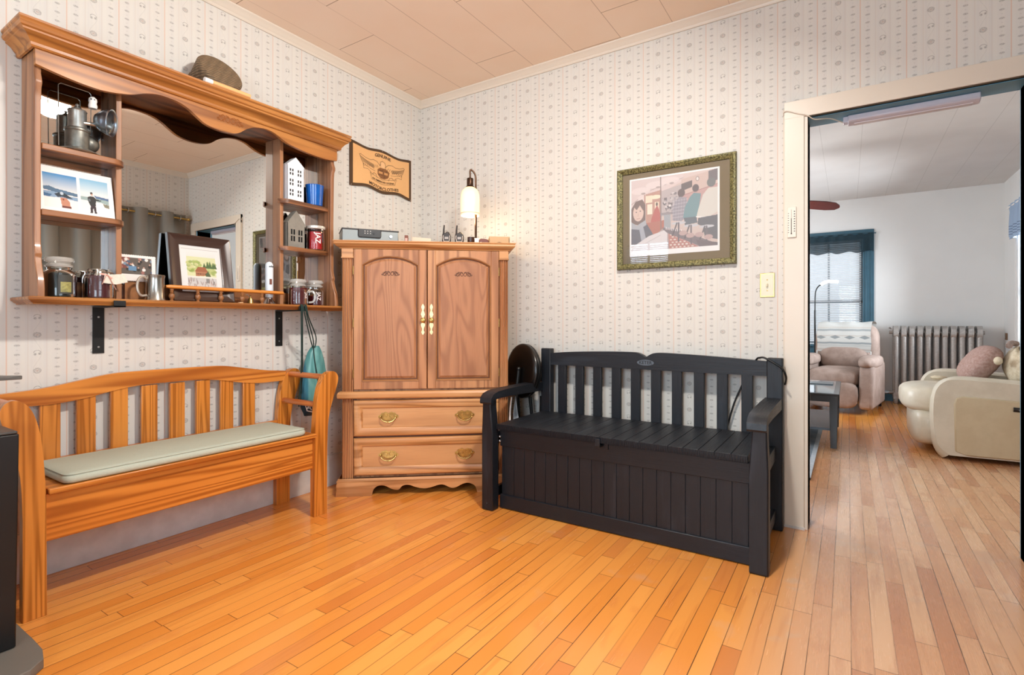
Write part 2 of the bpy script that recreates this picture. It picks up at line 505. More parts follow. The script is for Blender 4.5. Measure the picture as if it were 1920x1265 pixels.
struct(wall_with_hole('y', YB-.15, YB, 0, WX, [(.14, .74, .80, 2.14), (1.75, 2.95, .70, 2.14)]), 'wall_front', WP_FRONT, smooth=0)
struct(wall_with_hole('x', WX, WX+.15, YB-.15, 0, [(-3.32, -2.12, .75, 2.14)]), 'wall_right', WP_RIGHT, smooth=0)
struct(wall_with_hole('y', FY, FY+.15, -.15, LX+.15, [(2.12, 2.90, .72, 2.14)]), 'wall_far', LWALL, smooth=0)
struct(wall_with_hole('x', LX, LX+.15, .14, FY, [(3.55, 4.75, .80, 2.14)]), 'wall_living_right', LWALL, smooth=0)
struct(wall_with_hole('x', -.15, 0, .14, FY, [(1.45, 2.95, .80, 2.20)]), 'wall_living_left', LWALL, smooth=0)

def window(n, axis, p, a0, a1, z0, z1, inward, frame_m, cas_m, cw=.125, mid=True, depth=.15):
    """casing on the room face, sash and panes in the reveal; inward = +1/-1 side of the room along axis"""
    root = bpy.data.objects.new('window_%d' % n, None); COL.objects.link(root); root['kind'] = 'structure'
    root.location = ((a0+a1)/2, p, z0) if axis == 'y' else (p, (a0+a1)/2, z0)
    def B(mb, u0, u1, d0, d1, q0, q1):
        d0, d1 = sorted((p+inward*d0, p+inward*d1))
        if axis == 'y': mb.box(u0, u1, d0, d1, q0, q1)
        else: mb.box(d0, d1, u0, u1, q0, q1)
    c = MB()
    B(c, a0-cw, a0, 0, .022, z0-.1, z1+cw); B(c, a1, a1+cw, 0, .022, z0-.1, z1+cw); B(c, a0-cw, a1+cw, .0, .026, z1, z1+cw)
    B(c, a0-cw-.02, a1+cw+.02, -.02, .05, z0-.03, z0); B(c, a0-cw, a1+cw, 0, .02, z0-.12, z0-.03)
    for s in (a0-cw*.75, a0-cw*.3): B(c, s, s+.02, .02, .027, z0-.03, z1+.01)
    for s in (a1+cw*.18, a1+cw*.65): B(c, s, s+.02, .02, .027, z0-.03, z1+.01)
    o = c.build('window_casing', cas_m, root, bevel=.003)
    f = MB(); t = .035; zm = (z0+z1)/2-.12
    for q0, q1, d in ((z0, zm+.02, -.10), (zm-.02, z1, -.07)):
        B(f, a0, a0+t, d-.03, d, q0, q1); B(f, a1-t, a1, d-.03, d, q0, q1)
        B(f, a0, a1, d-.03, d, q0, q0+t); B(f, a0, a1, d-.03, d, q1-t, q1)
        if mid: B(f, (a0+a1)/2-.012, (a0+a1)/2+.012, d-.03, d, q0, q1)
    f.build('sash', frame_m, root)
    g = MB(); B(g, a0+t, a1-t, -.117, -.113, z0+t, zm); B(g, a0+t, a1-t, -.087, -.083, zm, z1-t)
    g.build('pane', GLASS, root)
    return root
window(1, 'y', FY, 2.12, 2.90, .72, 2.14, -1, TEALD, TEAL)
window(2, 'y', YB, .14, .74, .80, 2.14, +1, TEALD, CREAM, cw=.08)
window(3, 'y', YB, 1.75, 2.95, .70, 2.14, +1, WHITEP, CREAM)  # unseen window, added behind the camera to let light in
window(6, 'x', 0, 1.45, 2.95, .80, 2.20, +1, WHITEP, TEAL)  # unseen window, added to go with the extra living room light
window(5, 'x', WX, -3.32, -2.12, .75, 2.14, -1, WHITEP, CREAM, cw=.10)  # invented opening outside the mirror's view, added to light the left wall
window(4, 'x', LX, 3.55, 4.75, .80, 2.14, -1, WHITEP, LWALL)

# cornice, baseboards, door lining
CORN = [(0, -.046), (.006, -.046), (.010, -.040), (.012, -.034), (.018, -.028), (.022, -.022), (.034, -.012), (.040, -.006), (.042, 0), (0, 0)]
def trim(n, path, prof, mat, base, closed=False):
    mb = MB(); mb.mould(path, prof, closed, 'xy', base); return struct(mb, 'trim_%d' % n, mat, smooth=25)
trim(1, [(.001, YB), (.001, -.001), (WX, -.001), (WX, YB)], [(o, u) for o, u in CORN], CREAM, H-.0005)
BASE = [(0, 0), (.016, 0), (.016, .15), (.014, .155), (.014, .165), (.010, .172), (.008, .188), (0, .190)]
def baseb(side, path, mat, prof=BASE):
    mb = MB(); mb.mould(path, prof, False, 'xy', .001); return struct(mb, 'baseboard_'+side, mat, smooth=25)
baseb('left', [(.001, YB), (.001, -.001)], WHITEP)
baseb('back', [(.001, -.001), (2.455, -.001)], WHITEP)
baseb('right', [(WX-.001, -.02), (WX-.001, YB)], WHITEP)
LB = [(0, 0), (.016, 0), (.016, .105), (.012, .112), (.004, .125), (0, .125)]
baseb('far', [(.01, FY-.001), (LX-.01, FY-.001)], BLUEB, LB)
baseb('living', [(LX-.001, FY-.01), (LX-.001, .15)], BLUEB, LB)
# door casing on the front-room side and the lining boards in the opening
root = bpy.data.objects.new('door_1', None); COL.objects.link(root); root['kind'] = 'structure'; root.location = (2.95, 0, 0)
c = MB().box(2.466, 2.554, -.022, -.001, .0, 2.036+.085).box(2.466, 3.465, -.0225, -.001, 2.036, 2.121).box(3.379, 3.465, -.022, -.001, 0, 2.036)
c.build('door_casing', CREAM, root, bevel=.002)
MB().box(2.462, 2.556, -.026, -.0005, .0, .012).build('plinth', WHITEP, root)
MB().box(2.554, DX0, -.016, .02, 0, DZ).box(2.554, 3.379, -.016, .02, DZ-.0, DZ+.012).build('stop_bead', CREAM, root, bevel=.002)
MB().box(DX0-.003, DX0, .02, .15, 0, DZ).build('lining', plain('grey_cream_paint', 'cfc6ba', .4), root)
MB().box(DX1, DX1+.003, -.01, .15, 0, DZ).box(DX0, DX1, .015, .15, DZ-.003, DZ).build('lining', plain('light_teal_paint', '5b8aa0', .4), root)
MB().box(2.46, DX0-.003, .14, .16, 0, DZ+.09).box(DX1+.003, 3.465, .14, .16, 0, DZ+.09).box(DX0, DX1+.003, .14, .16, DZ, DZ+.09).build('door_casing', TEAL, root)

# window blinds
def blind(cx0, cx1, y, z0, z1, label, inward):
    t = thing('window_blind', ((cx0+cx1)/2, y, z0), label, 'blind')
    m = plain('blind_slat_white', 'e9ecee', .45)
    s = MB(); n = int((z1-z0-.03)/.024)
    for k in range(n):
        z = z0+.012+k*.024
        s.add([(cx0, y-.011, z+.006*inward), (cx1, y-.011, z+.006*inward), (cx1, y+.011, z-.006*inward), (cx0, y+.011, z-.006*inward),
               (cx0, y-.011, z+.0012+.006*inward), (cx1, y-.011, z+.0012+.006*inward), (cx1, y+.011, z+.0012-.006*inward), (cx0, y+.011, z+.0012-.006*inward)],
              [(3, 2, 1, 0), (4, 5, 6, 7), (0, 1, 5, 4), (2, 3, 7, 6), (1, 2, 6, 5), (3, 0, 4, 7)])
    s.build('slats', m, t, smooth=0)
    MB().box(cx0, cx1, y-.015, y+.015, z1-.03, z1).build('head_rail', m, t)
    MB().box(cx0, cx1, y-.012, y+.012, z0, z0+.008).build('bottom_rail', m, t)
    for cx in (cx0+.12, cx1-.12): MB().box(cx-.001, cx+.001, y-.013, y-.012, z0, z1).build('cord', m, t)
    return t
blind(2.135, 2.885, FY+.02, .725, 2.13, 'white horizontal slat blind in the teal framed far window', 1)
blind(.15, .73, YB-.02, .805, 2.13, 'white slat blind reflected in the glass of the framed print', -1)
# ------------------------------------------------------------------ wood and other furniture materials
OAK_F = wood('hutch_oak_long', 'a8692f', '7a4519', 'b97d3e', 'y', 5, along=.5, across=13, seed=1)
OAK_U = wood('hutch_oak_upright', '9c6a48', '6b3f22', 'a97852', 'z', 5, along=.5, across=14, seed=2)
OAK_D = wood('hutch_oak_shelf', '8d5a35', '4c2a14', 'a06a40', 'y', 6, seed=3)
EDGE = plain('worn_oak_edge', 'a06a40', .35, nz=.5, nscale=40)
ARM_X = wood('armoire_oak_rail', 'c58b55', '96602f', 'd09c68', 'x', 5, along=.6, across=12, seed=5, rough=.45, coat=.05)
ARM_Z = wood('armoire_oak_upright', 'b57a4e', '875430', 'bf8a5c', 'z', 5, along=.6, across=12, seed=6, rough=.48, coat=.0)
ARM_P = wood('armoire_oak_panel', 'a8704a', '875434', 'b27c55', 'z', 15, along=.9, across=6.5, seed=8.3, pores=.55, rough=.50, coat=.0, lines=.6)
ARM_D = wood('armoire_drawer_oak', 'c58f5c', 'a06c40', 'd09c68', 'x', 4, seed=9, rough=.45, lines=.35, coat=.05)
ARM_DK = plain('armoire_glaze', '5f3418', .45)
PINE_Z = wood('pine_upright', 'ca7b2f', '94500f', 'd88c3c', 'z', 10, along=.35, across=16, seed=11, rough=.32, pores=.1, coat=.3)
PINE_Y = wood('pine_long', 'ca782c', '94490f', 'd6893a', 'y', 9, along=.35, across=13, seed=12.4, rough=.32, pores=.1, coat=.3)
PINE_X = wood('pine_dowel', 'c06c34', '98480f', 'cc7c40', 'x', 5, across=12, seed=13, rough=.32, pores=.1, coat=.3)
BRASS = plain('aged_brass', 'c9a966', .30, metal=1, nz=.5, nscale=60)
BRASSP = plain('pale_brass', 'd9c391', .35, metal=.9, nz=.3, nscale=60)
BLACKM = plain('black_steel', '0b0d0e', .45)
STEEL = plain('dull_steel', 'b9bcbd', .32, metal=1)
def mirror_mat():
    m = M('silvered_mirror', 'e6e8e6', .0, 1.0); return m.m
MIRROR = mirror_mat()

def arc_len_uv(p): return p

# ------------------------------------------------------------------ wall hutch with mirror
SZ = 1.118                                         # top of its bottom shelf
hutch = thing('wall_hutch', (0, -1.59, 1.088), 'oak wall hutch with a mirror back, carved crown and side shelves', 'wall hutch')
prof_side = [(.003, 1.10), (.186, 1.10), (.186, 1.15), (.180, 1.19), (.160, 1.235), (.150, 1.27), (.156, 1.285), (.150, 1.30), (.143, 1.33), (.141, 1.62), (.146, 1.88), (.150, 1.915), (.158, 1.93), (.158, 1.945), (.146, 1.975), (.146, 2.07), (.003, 2.07)]
for y0 in (-2.28, -.932):
    o = MB().prism(prof_side, 'y', y0, y0+.022).build('side_panel', OAK_U, hutch, bevel=.003)
for y0, x1 in ((-2.0, .100), (-1.226, .088)):
    MB().box(.018, x1, y0, y0+.021, SZ, 2.05).build('divider', OAK_U, hutch, bevel=.002)
MB().box(.004, .016, -2.262, -.93, 1.10, 2.07).build('back_board', OAK_U, hutch)
MB().box(.0165, .0190, -2.258, -.932, 1.12, 2.06).build('mirror', MIRROR, hutch)
b = MB()
for y0, y1 in ((-2.256, -2.0), (-1.978, -1.226), (-1.204, -.934)): b.box(.020, .034, y0, y1, SZ, 1.19)
b.build('back_rail', OAK_D, hutch)
b = MB().box(.003, .185, -2.285, -.895, 1.094, SZ)
b.build('bottom_shelf', OAK_F, hutch)
SHELF_E = [(0, .0), (.010, .0), (.012, .004), (.018, .007), (.022, .012), (.026, .014), (.028, .018), (.028, .025), (.022, .028), (0, .028)]
b = MB().mould([(.003, -2.285), (.185, -2.285), (.185, -.895), (.003, -.895)][::-1], [(-o, u) for o, u in SHELF_E], False, 'xy', 1.091)
b.build('shelf_moulding', OAK_F, hutch, smooth=25)
def shelf_round(y0, y1, x1, z, side):
    r = .05; p = []
    if side == 'hi':    # rounded at the high-y end
        p = [(.020, y0), (x1, y0), (x1, y1-r)]+[(x1-r+r*math.cos(t), y1-r+r*math.sin(t)) for t in [PI/2*k/6 for k in range(1, 7)]]+[(.10, y1), (.10, y1-.026), (.020, y1-.026)]
    else:
        p = [(.020, y0+.022), (.09, y0+.022), (.09, y0)]+[(x1-r+r*math.sin(t), y0+r-r*math.cos(t)) for t in [PI/2*k/6 for k in range(0, 7)]]+[(x1-.01, y1), (.020, y1)]
    MB().prism(p, 'z', z-.024, z).build('shelf', OAK_D, hutch, bevel=.004)
for z in (1.712, 1.458): shelf_round(-2.256, -1.972, .142, z, 'hi')
for z in (1.708, 1.446): shelf_round(-1.238, -.934, .130, z, 'lo')
val_b = smooth_pts([(-2.280, 1.996), (-2.20, 1.982), (-2.128, 1.974), (-2.06, 1.974), (-1.99, 1.988), (-1.95, 2.002), (-1.91, 2.020), (-1.86, 2.032), (-1.79, 2.030), (-1.74, 2.014), (-1.70, 1.988), (-1.66, 1.966), (-1.60, 1.956), (-1.54, 1.960), (-1.50, 1.974), (-1.465, 2.002), (-1.42, 2.026), (-1.36, 2.038), (-1.31, 2.032), (-1.27, 2.015), (-1.23, 2.000), (-1.16, 1.988), (-1.05, 1.978), (-.97, 1.978), (-.905, 1.988)], 4)
MB().prism([tuple(p) for p in val_b]+[(-.905, 2.085), (-2.283, 2.085)], 'x', .147, .166).build('valance', OAK_F, hutch, bevel=.003)
MB().box(.003, .15, -2.258, -.932, 2.045, 2.06).build('top_board', OAK_D, hutch)
CROWN = [(0, -.004), (.008, -.004), (.012, .002), (.013, .012), (.018, .018), (.026, .030), (.036, .038), (.042, .041), (.042, .048), (.050, .052), (.053, .060), (.050, .072), (.054, .078), (.054, .086), (0, .086)]
MB().mould([(.003, -2.285), (.166, -2.285), (.166, -.895), (.003, -.895)][::-1], [(-o, u) for o, u in CROWN], False, 'xy', 2.058).build('crown', OAK_F, hutch, smooth=25)
MB().box(.003, .168, -2.284, -.896, 2.12, 2.142).build('crown_top', OAK_D, hutch)
def carving(fn, mat, parent, s=1., shift=True):
    """acorn and oak-leaf relief; fn(u, v, d) -> point"""
    b = MB()
    def T(pts, r=.0017, closed=True):
        q = smooth_pts(pts, 4, closed); b.tube([fn(p[0]*s, p[1]*s, r*.3) for p in q], r*s, 6, closed=closed)
    for m in (-1, 1):
        T([(m*.004, .004), (m*.012, .009), (m*.020, .004), (m*.019, -.008), (m*.011, -.014), (m*.004, -.008)])
        T([(m*.004, .005), (m*.010, .013), (m*.020, .014), (m*.026, .006), (m*.020, .002)], closed=False)
        T([(m*.024, .002), (m*.028, .012), (m*.036, .014), (m*.042, .006), (m*.050, .006), (m*.050, -.003), (m*.060, -.005), (m*.055, -.012), (m*.046, -.010), (m*.042, -.016), (m*.036, -.010), (m*.030, -.014), (m*.028, -.006)])
        T([(m*.026, .0), (m*.038, .003), (m*.052, -.007)], closed=False)
        T([(m*.030, -.004), (m*.036, -.006)], closed=False); T([(m*.034, .010), (m*.040, .002)], closed=False)
    o = b.build('carving', mat, parent, shift=shift, smooth=60); return o
carving(lambda u, v, d: (.166+d, -1.545+u*1.1, 2.022+v*1.1), plain('carved_oak', '9a5a22', .5), hutch)
# gallery rail with turned spindles
b = MB().tube([(.118, -1.815, 1.186), (.118, -1.80, 1.186), (.118, -1.31, 1.184), (.118, -1.228, 1.184)], [.006, .0095, .0095, .009], 12)
b.build('gallery_rail', PINE_Y, hutch)
for y in (-1.790, -1.675, -1.566, -1.458, -1.350):
    MB().lathe([(.009, 0), (.009, .004), (.006, .008), (.007, .012), (.011, .018), (.013, .026), (.011, .034), (.006, .038), (.009, .042), (.006, .046), (.008, .052), (.009, .058)], (.118, y, SZ), 14).build('spindle', EDGE, hutch)

for y, lab in ((-2.03, 'black steel shelf bracket under the left end of the hutch'), (-1.178, 'black steel shelf bracket that holds the drawstring bag')):
    t = thing('shelf_bracket', (0, y, .888), lab, 'bracket', 'brackets under the wall hutch')
    MB().box(.001, .006, y-.021, y+.021, .888, 1.090).build('upright', BLACKM, t, bevel=.001)
    MB().box(.001, .222, y-.021, y+.021, 1.0845, 1.0905).box(.216, .222, y-.021, y+.021, 1.0845, 1.111).build('arm', BLACKM, t, bevel=.001)
    for z in (.915, 1.045): MB().lathe([(.0045, 0), (.004, .0015), (0, .002)], (.006, y, z), 10, (1, 0, 0)).build('screw', STEEL, t)

# ------------------------------------------------------------------ armoire across the corner (local frame: x along the front, y back)
AR = math.atan2(.569, .685)
arm = thing('armoire', (.22, -.955, 0), 'oak armoire with two arched doors and two drawers across the corner', 'armoire', rot=AR)
def A(mb, name, mat, parent=arm, **k): return mb.build(name, mat, parent, shift=False, **k)
BW0, BW1, BD = .030, 1.014, .335
A(MB().box(BW0, BW1, .040, BD, .10, 1.46), 'carcass', ARM_Z)
for x0, x1 in ((.030, .092), (.962, 1.014)):
    b = MB(); n = 4; wd = (x1-x0); pts = [(x0, .040), (x0, .024)]
    fl = wd/(n+.4)
    for k in range(n):
        c = x0+fl*(k+.7); pts += [(c-fl*.36, .022), (c-fl*.2, .028), (c, .030), (c+fl*.2, .028), (c+fl*.36, .022)]
    pts += [(x1, .024), (x1, .040)]
    b.prism(pts, 'z', .10, .575); b.prism(pts, 'z', .610, 1.408)
    A(b, 'pilaster', ARM_Z, smooth=20)
    A(MB().box(x0-.003, x1+.003, .016, .041, 1.408, 1.462).box(x0-.005, x1+.005, .013, .04, 1.402, 1.410), 'pilaster_block', ARM_X, bevel=.002)
ACR = [(0, 0), (.004, 0), (.006, .004), (.014, .010), (.020, .012), (.024, .016), (.030, .020), (.034, .026), (.033, .034), (.030, .037), (.036, .040), (.037, .045), (0, .045)]
A(MB().mould([(BW0-.008, BD), (BW0-.008, .016), (BW1+.008, .016), (BW1+.008, BD)], ACR, False, 'xy', 1.458), 'crown', ARM_X, smooth=25)
A(MB().box(BW0-.01, BW1+.01, .014, BD, 1.462, 1.500), 'top', ARM_X)
A(MB().mould([(BW0, BD), (BW0, .026), (BW1, .026), (BW1, BD)], [(0, 0), (.016, 0), (.024, .006), (.026, .014), (.026, .028), (.020, .040), (.014, .043), (0, .043)], False, 'xy', .571).box(BW0, BW1, .027, .06, .572, .613), 'waist_rail', ARM_X, smooth=25)
A(MB().box(BW0+.06, BW1-.05, .034, .06, .335, .348).box(BW0+.06, .112, .034, .05, .11, .57), 'drawer_rail', ARM_DK)
# base: mould over a scalloped plinth
A(MB().mould([(.010, BD), (.010, .014), (1.034, .014), (1.034, BD)], [(0, 0), (.008, 0), (.010, .006), (.006, .012), (.003, .019), (0, .020)], False, 'xy', .081), 'base_moulding', ARM_X, smooth=25)
sc = smooth_pts([(.205, .0), (.208, .020), (.216, .040), (.235, .056), (.262, .060), (.287, .054), (.312, .040), (.335, .032), (.355, .030), (.366, .036), (.380, .052), (.402, .058), (.428, .055), (.458, .043), (.490, .035), (.521, .033), (.556, .040), (.590, .050), (.618, .052), (.645, .041), (.668, .030), (.690, .030), (.712, .039), (.738, .052), (.765, .057), (.790, .051), (.810, .038), (.820, .018), (.824, 0)], 3)
front = [(-.002, 0)]+[tuple(p) for p in sc]+[(1.048, 0), (1.048, .012), (1.044, .04), (1.046, .068), (1.040, .082), (.006, .082), (.0, .068), (.002, .04), (-.002, .012)]
b = MB().prism(front, 'y', .0, .020).box(-.002, .004, .020, BD, 0, .082).box(1.042, 1.048, .020, BD, 0, .082).box(.004, 1.042, BD-.01, BD, .0, .082)
A(b, 'plinth', ARM_X, bevel=.003)
A(MB().box(.03, 1.01, .03, BD-.02, .081, .10), 'bottom_board', ARM_DK)
def arch(x0, x1, z0, zs, zt, n=14, notch=0):
    """outline: up the left side, over the arch, down the right side"""
    c = (x0+x1)/2; h = (x1-x0)/2; e = zt-zs; R = (h*h+e*e)/(2*e); a0 = math.asin(min(1, h/R))
    top = [(c+R*math.sin(t), zt-R+R*math.cos(t)) for t in [-a0+2*a0*k/n for k in range(n+1)]]
    return [(x0, z0)]+top+[(x1, z0)]
def door(x0, x1, hinge_right):
    z0, z1 = .626, 1.456; y0, y1 = .014, .039
    ox0, ox1, oz0, ozs, ozt = x0+.046, x1-.046, .672, 1.365, 1.418
    d = MB().box(x0, ox0, y0, y1, z0, z1).box(ox1, x1, y0, y1, z0, z1).box(ox0, ox1, y0, y1, z0, oz0)
    o = arch(ox0, ox1, oz0, ozs, ozt)
    d.prism([(ox0, z1)]+o[1:-1]+[(ox1, z1)], 'y', y0, y1)
    dr = A(d, 'door', ARM_Z, bevel=.002)
    sh = [(ox0, oz0), (ox1, oz0)]+[p for p in reversed(o[1:-1])]
    A(MB().mould(sh[::-1], [(0, -.0045), (.0035, -.0045), (.009, .002), (.011, .010), (.0, .010)], True, 'xz', y0+.002), 'door_moulding', plain('moulding_oak', 'a26e42', .45, nz=.3, nscale=25), dr, smooth=25)
    i0 = arch(ox0+.014, ox1-.014, oz0+.014, ozs-.002, ozt-.013); i1 = arch(ox0+.030, ox1-.030, oz0+.030, ozs-.014, ozt-.030)
    i2 = arch(ox0+.0, ox1-.0, oz0+.0, ozs, ozt)
    b = MB(); R = lambda p, y: [(q[0], y, q[1]) for q in p]
    b.rings([R(i2, y0+.016), R(i0, y0+.015), R(i1, y0+.006)], cap=False)
    n = len(i1); b.prism([tuple(p) for p in i1], 'y', y0+.006, y0+.012)
    A(b, 'raised_panel', ARM_P, dr, smooth=20)
    b = MB().mould([tuple(p) for p in i0], [(-.002, .0), (.002, .0), (.002, .002), (-.002, .002)], True, 'xz', y0+.0125)
    A(b, 'glaze_line', ARM_DK, dr)
    c = (x0+x1)/2
    carving_l = carving(lambda u, v, dd: (c+u*.86, y0+.006-dd, 1.314+v*.86), ARM_DK, dr, 1., False)
    # escutcheon plate with a round knob
    hx = (x0+.022) if hinge_right else (x1-.022)
    pl = [(0, -.092), (.007, -.084), (.010, -.074), (.005, -.066), (.004, -.056), (.011, -.040), (.013, -.030), (.007, -.020), (.006, -.008), (.013, 0), (.006, .008), (.007, .018), (.012, .030), (.008, .044), (.004, .054), (.007, .064), (.010, .074), (.006, .086), (0, .094)]
    pl = [(hx+u, 1.040+v) for u, v in pl]+[(hx-u, 1.040+v) for u, v in reversed(pl[1:-1])]
    h = A(MB().prism(pl, 'y', y0-.0025, y0).tube([(hx, y0-.004, 1.05), (hx, y0-.006, 1.03)], .004, 8), 'handle_plate', BRASSP, dr, smooth=20)
    h['label'] = 'brass handle plate'
    A(MB().lathe([(.004, 0), (.004, .008), (.014, .012), (.016, .017), (.013, .022), (.006, .024), (.005, .026), (0, .027)], (hx, y0-.002, 1.035), 18, (0, -1, 0)), 'knob', BRASS, dr)
    xx = x1+.002 if hinge_right else x0-.002
    for z in (.72, 1.02, 1.33): A(MB().cyl((xx, y0-.002, z-.025), (xx, y0-.002, z+.025), .0032, n=8), 'hinge', BRASS, dr)
    return dr
door(.097, .523, False); door(.529, .957, True)
def drawer(z0, z1):
    x0, x1, y0, y1 = .096, .957, .010, .040; f = .052
    b = MB()
    R = lambda i, y: [(x0+i, y, z0+i), (x1-i, y, z0+i), (x1-i, y, z1-i), (x0+i, y, z1-i)]
    b.rings([R(0, y1), R(0, y0+.010), R(.005, y0+.003), (R(.014, y0)), R(.030, y0+.002), R(.044, y0+.010), R(f-.002, y0+.016), R(f, y0+.020)], cap=False)
    dr = A(b, 'drawer', ARM_X, smooth=50)
    A(MB().box(x0+f-.001, x1-f+.001, y0+.019, y0+.026, z0+f-.001, z1-f+.001), 'drawer_panel', ARM_D, dr)
    zc = (z0+z1)/2+.004
    for px in (.297, .750):
        yb = y0+.019
        half = [(0, .022), (.006, .026), (.014, .030), (.022, .030), (.028, .024), (.036, .026), (.044, .020), (.044, .012), (.054, .012), (.060, .004), (.058, -.006), (.048, -.006), (.044, -.014), (.034, -.012), (.028, -.020), (.018, -.018), (.010, -.026), (0, -.024)]
        pl = [(px+u, zc+v) for u, v in half]+[(px-u, zc+v) for u, v in reversed(half[1:-1])]
        p = MB().prism(pl, 'y', yb-.002, yb+.001)
        for m in (-1, 1):
            p.tube([(px+m*(.006+.014*math.cos(t)+.012), yb-.003, zc+.008+.010*math.sin(t)) for t in [PI*k/8 for k in range(-3, 12)]], .0014, 6)
        h = A(p, 'pull_plate', BRASS, dr, smooth=20)
        q = smooth_pts([(px-.044, yb-.014, zc+.004), (px-.040, yb-.022, zc-.008), (px-.024, yb-.024, zc-.022), (px-.006, yb-.024, zc-.027), (px+.006, yb-.024, zc-.027), (px+.024, yb-.024, zc-.022), (px+.040, yb-.022, zc-.008), (px+.044, yb-.014, zc+.004)], 4)
        bl = MB().tube(q, [.0028+.0014*math.sin(PI*k/(len(q)-1)) for k in range(len(q))], 8).ball((px, yb-.024, zc-.027), .0052)
        for m in (-1, 1): bl.cyl((px+m*.044, yb, zc+.004), (px+m*.044, yb-.018, zc+.004), .0042, n=10).ball((px+m*.044, yb-.018, zc+.004), .0056, 10)
        A(bl, 'bail', BRASS, dr)
drawer(.348, .562); drawer(.116, .336)

# ------------------------------------------------------------------ pine storage bench
pb = thing('pine_bench', (.22, -1.757, 0), 'orange pine storage bench with slatted back and flared arms under the hutch', 'bench')
half = [(-1.225, .001), (-1.223, .405), (-1.217, .498), (-1.209, .589), (-1.196, .661), (-1.176, .715), (-1.150, .746), (-1.120, .758), (-1.096, .754), (-1.078, .738), (-1.072, .716), (-1.080, .678), (-1.104, .613), (-1.127, .541), (-1.139, .465), (-1.144, .35), (-1.144, .001)]
prof = [tuple(p) for p in smooth_pts(half[1:-1], 4)]; prof = [half[0]]+prof+[half[-1]]
mirror = [(-2.307-(y+1.225)*.79, z) for y, z in prof]
for pr in (prof, mirror):
    for x0, x1, nm in ((.352, .386, 'front_post'), (.022, .056, 'rear_post')):
        MB().prism(pr, 'x', x0, x1).build(nm, PINE_Z, pb, bevel=.005)
    s = 1 if pr is prof else -1
    for y, z in ((-1.140, .728), (-1.180, .583)):
        yy = y if s > 0 else -2.307-(y+1.225)*.79
        MB().cyl((.05, yy, z), (.36, yy, z), .0155, n=16).build('arm_dowel', PINE_X, pb)
crest_t = smooth_pts([(-2.262, .756), (-2.20, .764), (-2.10, .782), (-2.00, .799), (-1.90, .803), (-1.757, .804), (-1.61, .803), (-1.51, .799), (-1.41, .782), (-1.31, .764), (-1.252, .756)], 4)
crest_b = smooth_pts([(-1.252, .694), (-1.32, .694), (-1.42, .705), (-1.52, .726), (-1.62, .739), (-1.757, .741), (-1.89, .739), (-1.99, .726), (-2.09, .705), (-2.19, .694), (-2.262, .694)], 4)
pl = [(-2.372, .748)]+[tuple(p) for p in crest_t]+[(-1.162, .748), (-1.185, .694)]+[tuple(p) for p in crest_b]+[(-2.350, .694)]
MB().prism(pl, 'x', .030, .055).build('crest_rail', PINE_Y, pb, bevel=.004)
MB().box(.030, .052, -2.30, -1.215, .44, .475).build('lower_rail', PINE_Y, pb)
for k in range(8):
    y = -2.205+k*.1178
    MB().box(.034, .050, y-.033, y+.033, .46, .735).build('slat', PINE_Z, pb, bevel=.002)
MB().box(.056, .402, -2.306, -1.222, .420, .441).build('seat', PINE_Y, pb, bevel=.003)
MB().box(.352, .372, -2.308, -1.224, .252, .418).build('apron', PINE_Y, pb, bevel=.002)
MB().box(.032, .05, -2.292, -1.224, .252, .418).build('rear_apron', PINE_Y, pb)
for y in (-2.325, -1.205): MB().box(.056, .352, y-.009, y+.009, .252, .425).build('side_apron', PINE_X, pb, bevel=.002)
MB().box(.05, .352, -2.30, -1.215, .262, .272).build('bottom_board', PINE_X, pb)
# seat pad
SAGE = plain('sage_cotton', 'b5bcac', .85, nz=.10, bump=.12, nscale=220)
b = MB(); x0, x1, y0, y1, r = .060, .398, -2.265, -1.270, .035
def rr(i, z):
    p = []
    for cx, cy, a in ((x1-r, y1-r, 0), (x0+r, y1-r, 1), (x0+r, y0+r, 2), (x1-r, y0+r, 3)):
        for k in range(7):
            t = PI/2*(a+k/6); p.append((cx+(r-i)*math.cos(t), cy+(r-i)*math.sin(t), z))
    return p
b.rings([rr(.010, .4425), rr(.002, .448), rr(0, .458), rr(.003, .468), rr(.012, .476), rr(.030, .480)])
cu = b.build('seat_cushion', SAGE, smooth=70); tag(cu, 'pale sage green seat pad lying on the pine bench', 'cushion')
e = MB().tube([(p[0], p[1], .4745) for p in rr(.006, 0)], .0022, 6, closed=True).build('piping', SAGE, cu, shift=False, smooth=60)

# ------------------------------------------------------------------ black resin storage bench
def resin(name, axis):
    m = M(name, '171a20', .48, spec=.45)
    X = m.xyz(); i = 'xyz'.index(axis)
    n = m.noise(m.comb(*[X[k]*(9. if k == i else 190.) for k in range(3)]), 1., 3, .6)
    b = m.noise(m.comb(*[X[k]*(1.5 if k == i else 9.) for k in range(3)]), 1., 4, .6)
    c = m.mix(b.step(.56, .78)*.45, '13171e', '3a434f')
    m.set('Base Color', c); m.set('Roughness', n*.3+.32); m.bump(n, .35, .0015); return m.m
RZ = resin('charcoal_resin_upright', 'z'); RX = resin('charcoal_resin_long', 'x'); RY = resin('charcoal_resin_deep', 'y')
bb = thing('storage_bench', (1.76, -.36, 0), 'black resin storage bench with slatted back beside the doorway', 'bench')
def leg(xa, xb, xin, s):
    # front leg: widens to the seat, waist, narrow top
    w = [(xa, .001), (xb, .001), (xb, .33), (xb-.004*s, .45), (xb-.012*s if s > 0 else xb-.0, .52), (xb-.014*s, .60), (xa+.012*s if s > 0 else xa, .60), (xa+.006, .47), (xa, .38)]
    return w
